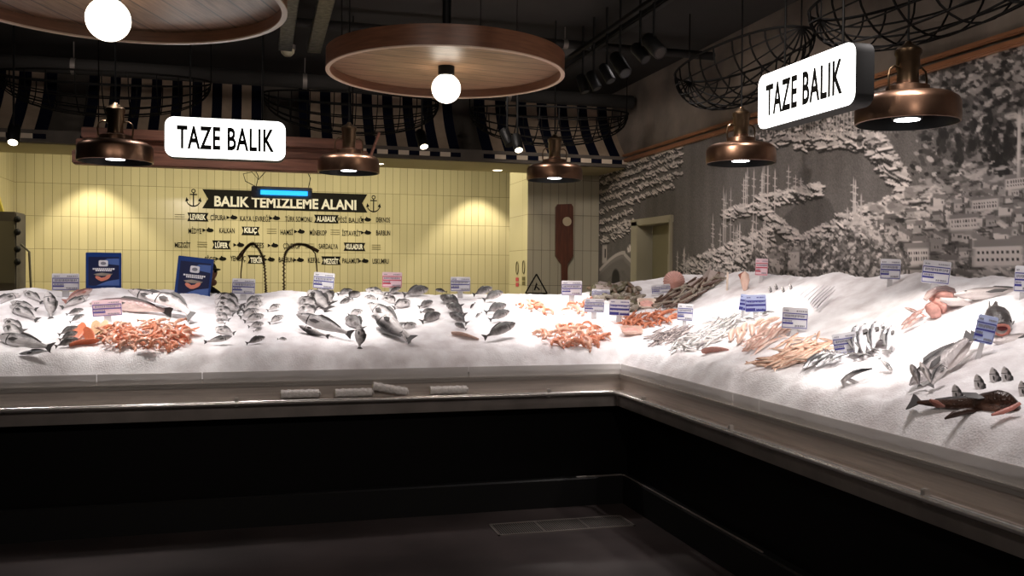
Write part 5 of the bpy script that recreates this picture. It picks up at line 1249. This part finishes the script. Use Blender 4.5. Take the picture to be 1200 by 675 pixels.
for i, (x, y, a) in enumerate([(858, 398, 75), (866, 394, 80), (873, 389, 70), (880, 392, 100), (888, 385, 30), (895, 390, 45), (869, 401, 60), (902, 382, 20)]):
    simple('squid', SQ, x, y, 'small flesh coloured squid between the sardines and the pink fish', 'squid', 'small squids', a, 40, .15, .03)
simple('pink_fillet', FR, 838, 413, 'single pink fillet lying before the sardines', 'fillet', None, 3, 50, .17, .01)
# --- silver belt fish
for i, (a, b_, c, d_) in enumerate([(936, 353, 951, 341), (941, 356, 960, 340), (946, 359, 966, 339), (949, 362, 970, 340), (951, 364, 974, 341), (953, 367, 978, 341), (957, 368, 979, 345)]):
    fish('belt', a, b_, c, d_, 'thin silver belt fish in the slanting bundle under the mural', 'silver belt fish of the bundle', T=40, k=.6, hz=1.3, lift=.03)
for i, (x, y) in enumerate([(902, 337), (909, 334), (917, 337), (926, 334)]):
    stand('bream', x, y - 2, y + 6, f'fish head poking out of the ice behind the blue printed tag, {["nearest the tag", "second from the tag", "third from the tag", "farthest from the tag"][i]}', 'fish heads behind the blue tag')
fish('mackerel', 884, 376, 917, 373, 'dark mackerel with a raised tail next to the large white tag', None, k=.2, T=30, lift=.04)
fish('mackerel', 868, 374, 890, 378, 'mackerel half under the dark tailed one', None, k=.2, T=30)
# --- striped mackerel
for i in range(8):
    fish('mackerel', 940 + i * 5.0, 438 - i * 1.2 + (i % 2) * 2, 968 + i * 4.5, 415 + (i % 3) * 3 + i * .6, 'striped mackerel in the front sheaf under the leaning tag', 'mackerel of the front sheaf', k=.5, T=45, lift=.025 + .01 * (i % 3), hz=1.1)
for i, (a, b_, c, d_) in enumerate([(1004, 392, 1003, 424), (1012, 389, 1009, 424), (1020, 388, 1013, 420), (1027, 387, 1023, 418), (1035, 388, 1030, 408), (1042, 390, 1033, 412), (1046, 392, 1040, 420)]):
    fish('bonito', a, b_, c, d_, 'silver bonito with dark stripes draped over the bright ice', 'draped bonito', k=.45, T=50, lift=.04, hz=1.5, ext=1.15, bend=.05 * (i % 3))
fish('bass', 1046, 438, 1030, 422, 'short grey fish pointing to the counter edge below the draped bonito', None, k=.3, T=40)
b = hit(1000, 452); k = cdepth(b); c = onray(1000, 447, k); oc = thing('curled_eel', 'thin grey curled eel at the front of the ice below the mackerel', 'fish', c)
P = [(1022, 432), (1010, 434), (1001, 437), (993, 442), (988, 447), (990, 451), (998, 454), (1006, 454.5), (1013, 456)]
MB().tube([onray(x, y, k + .02) - c for x, y in P], [.003, .010, .012, .013, .013, .013, .012, .008, .003], 8).obj('body', 'f_sard', oc)
MB().tube([onray(x, y, k + .02) - c for x, y in [(990, 443), (998, 446), (1005, 449), (1011, 453)]], [.006, .009, .008, .003], 8).obj('tail', 'f_sard', oc)
b = hit(1026, 389); k = cdepth(b); c = onray(1026, 387.5, k - .03); ha = thing('scoop_handle', 'orange brown tapered handle lying above the draped bonito', 'handle', c)
MB().tube([onray(1008, 388, k - .03) - c, onray(1016, 387.5, k - .03) - c, onray(1026, 387.5, k - .03) - c, onray(1034, 388.5, k - .03) - c, onray(1046, 388, k - .03) - c], [.010, .012, .010, .005, .003], 10).obj('handle', 'orangewood', ha)
MB().ell(onray(1003, 387, k - .03) - c, (.02, .02, .022), 12, 8).obj('knob', 'black', ha)
# --- reddish gurnards and the large fish of the right leg
for i, (a, b_, c, d_) in enumerate([(1056, 393, 1084, 376), (1056, 388, 1080, 372), (1060, 367, 1082, 376), (1062, 384, 1086, 366)]):
    fish('red', a, b_, c, d_, f'reddish gurnard in the small fan beside the draped bonito, {["lowest", "second from below", "thin topmost one", "one leaning on the others"][i]}', 'reddish gurnards', k=.4, T=45, lift=.03, hz=.8)
b = hit(1100, 364); k = cdepth(b) - .05; c = onray(1100, 355, k)
jf = fish('big', 1118, 352, 1250, 352, 'very large pale fish with wide open pink jaws lying below the mural tags', None, k=.15, T=30, lift=.03, hz=.62, near=.12)
jw = [onray(x, y, k) for x, y in [(1084, 351), (1090, 344), (1098, 339), (1108, 338), (1116, 341), (1119, 348), (1115, 354)]]
MWi = jf.matrix_world.inverted()
def into(o, mb, name, mm):   # mesh given in world space, stored as a part of the fish
    for v in mb.bm.verts: v.co += noise.noise_vector(v.co * 22) * .007
    mb.bm.transform(o.matrix_world.inverted()); q = mb.obj(name, mm, o); return q
into(jf, MB().tube(jw, [.010, .016, .016, .014, .016, .014, .008], 8), 'jaw_rim', 'f_brown')
into(jf, MB().tube([onray(x, y, k + .02) for x, y in [(1090, 352), (1101, 345), (1111, 346), (1117, 351)]], [.012, .035, .035, .02], 10), 'jaw_skin', 'flesh_pink')
into(jf, MB().tube([onray(x, y, k - .01) for x, y in [(1088, 356), (1092, 362), (1097, 368), (1102, 370)]], [.02, .035, .032, .012], 10), 'gill_flesh', 'flesh_pink')
into(jf, MB().tube([onray(x, y, k) for x, y in [(1094, 352), (1104, 358), (1106, 368)]], [.02, .03, .012], 10), 'inner_flesh', 'flesh_pink')
into(jf, MB().tube([onray(x, y, k - .02) for x, y in [(1102, 351), (1114, 354), (1126, 353), (1140, 358)]], [.010, .020, .020, .01], 10), 'throat', 'f_big')
b = hit(1172, 392); k = cdepth(b); tow = -b; tow.z = 0; tow.normalize(); rgt = Vector((-tow.y, tow.x, 0))
xd = (tow * .88 + rgt * .12 + Vector((0, 0, -.12))).normalized(); yd = Vector((0, 0, 1)).cross(xd).normalized(); Rg = Matrix((xd, yd, xd.cross(yd))).transposed(); mg = onray(1172, 381, k)
gf = place('grouper', mg - xd * .16, Rg, .42, 'grey fish facing outwards with a gaping red mouth behind the slim tag', None, 1.05, 0, 1.35)
mo = mg + xd * .045 + Vector((0, 0, -.008))
mo = mg + xd * .040 + Vector((0, 0, -.008)); Mm = Matrix.Translation(mo) @ Rg.to_4x4()
m = MB(); m.tube([Mm @ Vector((.004, .030 * math.cos(t), .024 * math.sin(t) - .004)) for t in [2 * PI * q / 16 for q in range(17)]], .008, 8); into(gf, m, 'lips', 'flesh_red')
into(gf, MB().ell((0, 0, 0), (.012, .030, .024), 14, 8, Mm), 'gullet', 'flesh_dark')
fish('big', 1164, 406, 1262, 402, 'flat pale fish head at the picture edge, under the gaping grey fish', None, k=.0, T=45, lift=.02, hz=.9)
fish('big', 1100, 443, 1146, 398, 'thick mottled fish body below the slim pale blue tag', 'large fish at the front of the ice', k=.5, T=50, lift=.03, hz=1.2)
fish('salmon', 1066, 461, 1140, 401, 'long slender silver fish running up towards the slim tag', 'large fish at the front of the ice', k=.4, T=40, lift=.035)
fish('grouper', 1068, 436, 1078, 462, 'grey fish with a big eye bent over the long silver one', 'large fish at the front of the ice', k=.2, T=35, lift=.03, hz=.9)
fish('big', 1078, 432, 1092, 460, 'pale fish lying across beside the big eyed one', 'large fish at the front of the ice', k=.2, T=35, lift=.03)
fish('salmon', 1110, 432, 1090, 462, 'fish with a dark upright tail fin over the pale mottled body', 'large fish at the front of the ice', k=.2, T=30, lift=.03, hz=1.3)
for i, (x, y, lab) in enumerate([(1122, 450, 'small silver fish head standing up right behind the monkfish'), (1148, 438, 'small silver fish head standing up, second from the large fish'), (1166, 430, 'curved silver fish head standing up, third from the large fish'), (1180, 429, 'grey fish head standing up nearest the picture edge'), (1200, 446, 'small fish head cut by the picture edge')]):
    stand('bream', x, y, y + 18, lab, 'standing fish heads near the monkfish', lean=-3, hz=.95)
mf = fish('monk', 1196, 480, 1066, 473, 'brown monkfish with a broad flat head at the front edge of the ice', None, k=.8, T=50, lift=.008, hz=1.25, wy=1.2)
k = cdepth(hit(1140, 490)) + .03
into(mf, MB().tube([onray(x, y, k) for x, y in [(1108, 491), (1118, 486), (1132, 482), (1150, 482), (1168, 484)]], [.004, .012, .012, .010, .006], 8), 'side_flap', 'monk_dark')
k = cdepth(hit(1180, 486)) - .03
into(mf, MB().tube([onray(x, y, k - .0) for x, y in [(1162, 486), (1174, 483), (1186, 478), (1195, 473)]], [.004, .009, .010, .005], 8), 'lip', 'flesh_red')
into(mf, MB().tube([onray(x, y, k + .03) for x, y in [(1090, 470), (1098, 474), (1106, 476)]], [.006, .014, .004], 8), 'belly_fin', 'fin_red')
# ------------------------------------------------------------------ worker behind the blue board
def skin_obj(name, verts, edges, radii, mm, parent, root=0, sub=2):
    me = bpy.data.meshes.new(name); me.from_pydata([Vector(v) for v in verts], edges, []); o = bpy.data.objects.new(name, me); COL.objects.link(o)
    sk = o.modifiers.new('skin', 'SKIN'); sk.use_smooth_shade = True
    for v, r in zip(me.skin_vertices[0].data, radii): v.radius = (r, r) if not isinstance(r, tuple) else r
    me.skin_vertices[0].data[root].use_root = True
    s = o.modifiers.new('sub', 'SUBSURF'); s.levels = sub; s.render_levels = sub
    dg = bpy.context.evaluated_depsgraph_get(); dg.update(); me2 = bpy.data.meshes.new_from_object(o.evaluated_get(dg)); me2.name = name
    bpy.data.objects.remove(o); me2.materials.clear(); me2.materials.append(M[mm]); me2.shade_smooth()
    n = bpy.data.objects.new(name, me2); COL.objects.link(n); n.parent = parent; return n
hp = at(241, 319, Y=7.85)       # middle of the head
pz = thing('person', 'worker in a dark jacket and dark green cap bending down behind the tilted blue board', 'person', (hp.x - .10, 7.85, 0)); hz_ = hp.z
hx = .10
V = [(0, 0, .95), (0, 0, 1.12), (.02, 0, 1.30), (.05, 0, hz_ - .20), (.08, 0, hz_ - .12), (hx, 0, hz_), (hx - .01, 0, hz_ + .07)]
E_ = [(i, i + 1) for i in range(6)]; R_r = [(.15, .12), (.14, .11), (.16, .11), (.09, .08), (.055, .055), (.082, .095), (.07, .085)]
def arm(s):
    b = len(V); V.extend([(.03, s * .17, hz_ - .24), (.06, s * .25, hz_ - .48), (.24, s * .22, hz_ - .60), (.30, s * .20, hz_ - .62), (.36, s * .19, hz_ - .64)])
    R_r.extend([.055, .045, .035, .026, .030]); E_.extend([(2, b)] + [(b + i, b + i + 1) for i in range(4)]); p = b + 4
    for q in range(4):
        f = len(V); y = s * (.19 + (q - 1.5) * .019); L = (.055, .065, .060, .045)[q]
        V.extend([(.375, y, hz_ - .645), (.375 + L * .6, y, hz_ - .655), (.375 + L, y, hz_ - .685)]); R_r.extend([.009, .009, .008]); E_.extend([(p, f), (f, f + 1), (f + 1, f + 2)])
    f = len(V); V.extend([(.33, s * .155, hz_ - .65), (.36, s * .145, hz_ - .67)]); R_r.extend([.010, .009]); E_.extend([(p - 1, f), (f, f + 1)])
arm(-1); arm(1)
for s in (-1, 1):
    b = len(V); V.extend([(0, s * .09, .88), (.02, s * .10, .48), (0, s * .10, .09), (.12, s * .10, .04)]); R_r.extend([.085, .06, .04, .04]); E_.extend([(0, b), (b, b + 1), (b + 1, b + 2), (b + 2, b + 3)])
b = len(V); V.extend([(hx + .095, 0, hz_ - .01)]); R_r.extend([.013]); E_.append((5, b))
skin_obj('body', V, E_, R_r, 'skin', pz)
MB().ell((hx + .055, 0, hz_ - .085), (.035, .03, .03), 12, 8).obj('chin', 'skin', pz)
V2 = [(0, 0, .86), (.01, 0, 1.08), (.05, 0, hz_ - .30), (.10, 0, hz_ - .17)] ; E2 = [(0, 1), (1, 2), (2, 3)]; R2 = [(.19, .15), (.17, .14), (.20, .18), (.12, .12)]
for s in (-1, 1):
    b = len(V2); V2.extend([(.09, s * .16, hz_ - .22), (.06, s * .25, hz_ - .48), (.24, s * .22, hz_ - .60), (.28, s * .205, hz_ - .615)]); R2.extend([.085, .062, .05, .045]); E2.extend([(2, b)] + [(b + i, b + i + 1) for i in range(3)])
b = len(V2); V2.extend([(.15, 0, hz_ - .20), (.22, 0, hz_ - .27)]); R2.extend([.085, .08]); E2.extend([(3, b), (b, b + 1)])
skin_obj('jacket', V2, E2, R2, 'jacket', pz)
V3 = [(0, 0, .93)]; E3 = []; R3 = [(.17, .14)]
for s in (-1, 1):
    b = len(V3); V3.extend([(0, s * .09, .86), (.02, s * .10, .48), (0, s * .10, .12)]); R3.extend([.105, .08, .065]); E3.extend([(0, b), (b, b + 1), (b + 1, b + 2)])
skin_obj('trousers', V3, E3, R3, 'trouser', pz)
m = MB(); m.ell((hx - .014, 0, hz_ + .035), (.100, .090, .070), 20, 12)
for v in m.bm.verts: v.co.z = max(v.co.z, hz_ + .02)
m.ell((hx + .075, 0, hz_ + .022), (.045, .06, .010), 14, 6); m.obj('cap', 'cap', pz)
MB().ell((hx - .035, 0, hz_ - .01), (.08, .088, .07), 16, 10).obj('hair', 'hair', pz)
for s in (-1, 1):
    MB().ell((hx + .078, s * .032, hz_ + .005), (.012, .014, .010), 10, 6).obj('eye', 'eye', pz); MB().ell((hx - .005, s * .088, hz_ - .015), (.02, .01, .03), 10, 6).obj('ear', 'skin', pz)
for s in (-1, 1): MB().rbox((-.07, s * .10 - .045, 0), (.20, s * .10 + .045, .09), .02).obj('shoe', 'black', pz)
# ------------------------------------------------------------------ light
w = bpy.data.worlds.new('world'); scn.world = w; w.use_nodes = True; w.node_tree.nodes['Background'].inputs[0].default_value = (1, .88, .78, 1); w.node_tree.nodes['Background'].inputs[1].default_value = .1
def point(loc, wt, col, r=.1):
    l = bpy.data.lights.new('point', 'POINT'); l.energy = wt; l.color = col; l.shadow_soft_size = r; o = bpy.data.objects.new('lamp_light', l); COL.objects.link(o); o.location = loc
# ceiling spots of the shop that shine on the ice (their fittings hang above and beside the picture)
ICE_SPOTS = [((-.95, 6.1, 3.4), (-.75, 6.45, 1.2), 150, 38), ((.6, 6.2, 3.4), (.6, 6.5, 1.2), 95, 50), ((1.9, 6.1, 3.4), (2.0, 6.45, 1.2), 150, 38), ((-2.2, 6.1, 3.4), (-2.0, 6.4, 1.2), 70, 45),
 ((2.75, 5.3, 3.4), (2.95, 5.6, 1.3), 130, 42), ((2.75, 3.4, 3.4), (3.1, 3.9, 1.3), 170, 38), ((2.7, 2.6, 3.4), (3.0, 3.0, 1.3), 60, 50)]
for p, t, e, a in ICE_SPOTS: spot(p, t, e * 1.3, a, .9, (1, .92, .89), .05)
# added fill spots behind the camera, and added washes on the mural, pier and awnings
for p, t, e, a in (((-1.8, -.5, 3.45), (-.9, 6.4, 1.2), 120, 70), ((1.2, -.5, 3.45), (1.4, 6.4, 1.2), 120, 70), ((-1.0, 2.0, 3.5), (3.0, 3.6, 1.0), 70, 85), ((2.3, 7.0, 3.45), (3.4, 9.8, 1.9), 130, 50),
 ((1.6, 3.4, 3.5), (3.8, 3.9, 1.5), 70, 75), ((1.6, 4.4, 3.25), (3.8, 5.7, 1.9), 110, 70), ((1.6, 7.4, 3.5), (3.8, 8.2, 2.0), 45, 80),
 ((-1.2, 7.6, 3.5), (-1.2, 9.4, 3.0), 11, 120), ((.9, 7.6, 3.5), (.9, 9.4, 3.0), 11, 120), ((2.7, 7.6, 3.5), (2.8, 9.4, 2.9), 12, 120)):
    spot(p, t, e, a, .9, (1, .88, .80), .12 if e != 110 else .03)  # the sharp one throws the pendant lamp's shadow on the mural
# added wide fill spots that brighten the ice along both legs of the counter
for p, t, e in (((-2.0, 6.5, 3.5), (-2.0, 6.6, 1), 85), ((-.3, 6.5, 3.5), (-.3, 6.6, 1), 85), ((1.4, 6.5, 3.5), (1.4, 6.6, 1), 85), ((2.95, 6.4, 3.5), (2.95, 6.4, 1), 75), ((2.9, 4.6, 3.5), (3.0, 4.6, 1), 75), ((2.85, 2.9, 3.5), (3.0, 2.9, 1), 75)):
    spot(p, t, e, 105, .9, (1, .91, .89), .1)
# lamps over the cleaning area, hidden above the soffit edge
for x, y, e in ((-2.0, 11.75, 85), (-.2, 11.5, 26), (1.2, 11.5, 26), (2.9, 11.75, 90)): spot((x, y, 3.1), (x, y + .12, 0), e, 85, .45, (1, .88, .66), .03)
l = bpy.data.lights.new('area', 'AREA'); l.shape = 'RECTANGLE'; l.size = 5; l.size_y = 1.2; l.energy = 125; l.color = (1, .90, .66); o = bpy.data.objects.new('cleaning_area_light', l); COL.objects.link(o); o.location = (0.2, 10.4, 3.5)
scn.view_settings.view_transform = 'Standard'; scn.view_settings.look = 'None'; scn.view_settings.gamma = 1; scn.view_settings.exposure = 0
try: scn.view_settings.use_curve_mapping = False
except Exception: pass
scn.cycles.max_bounces = 6
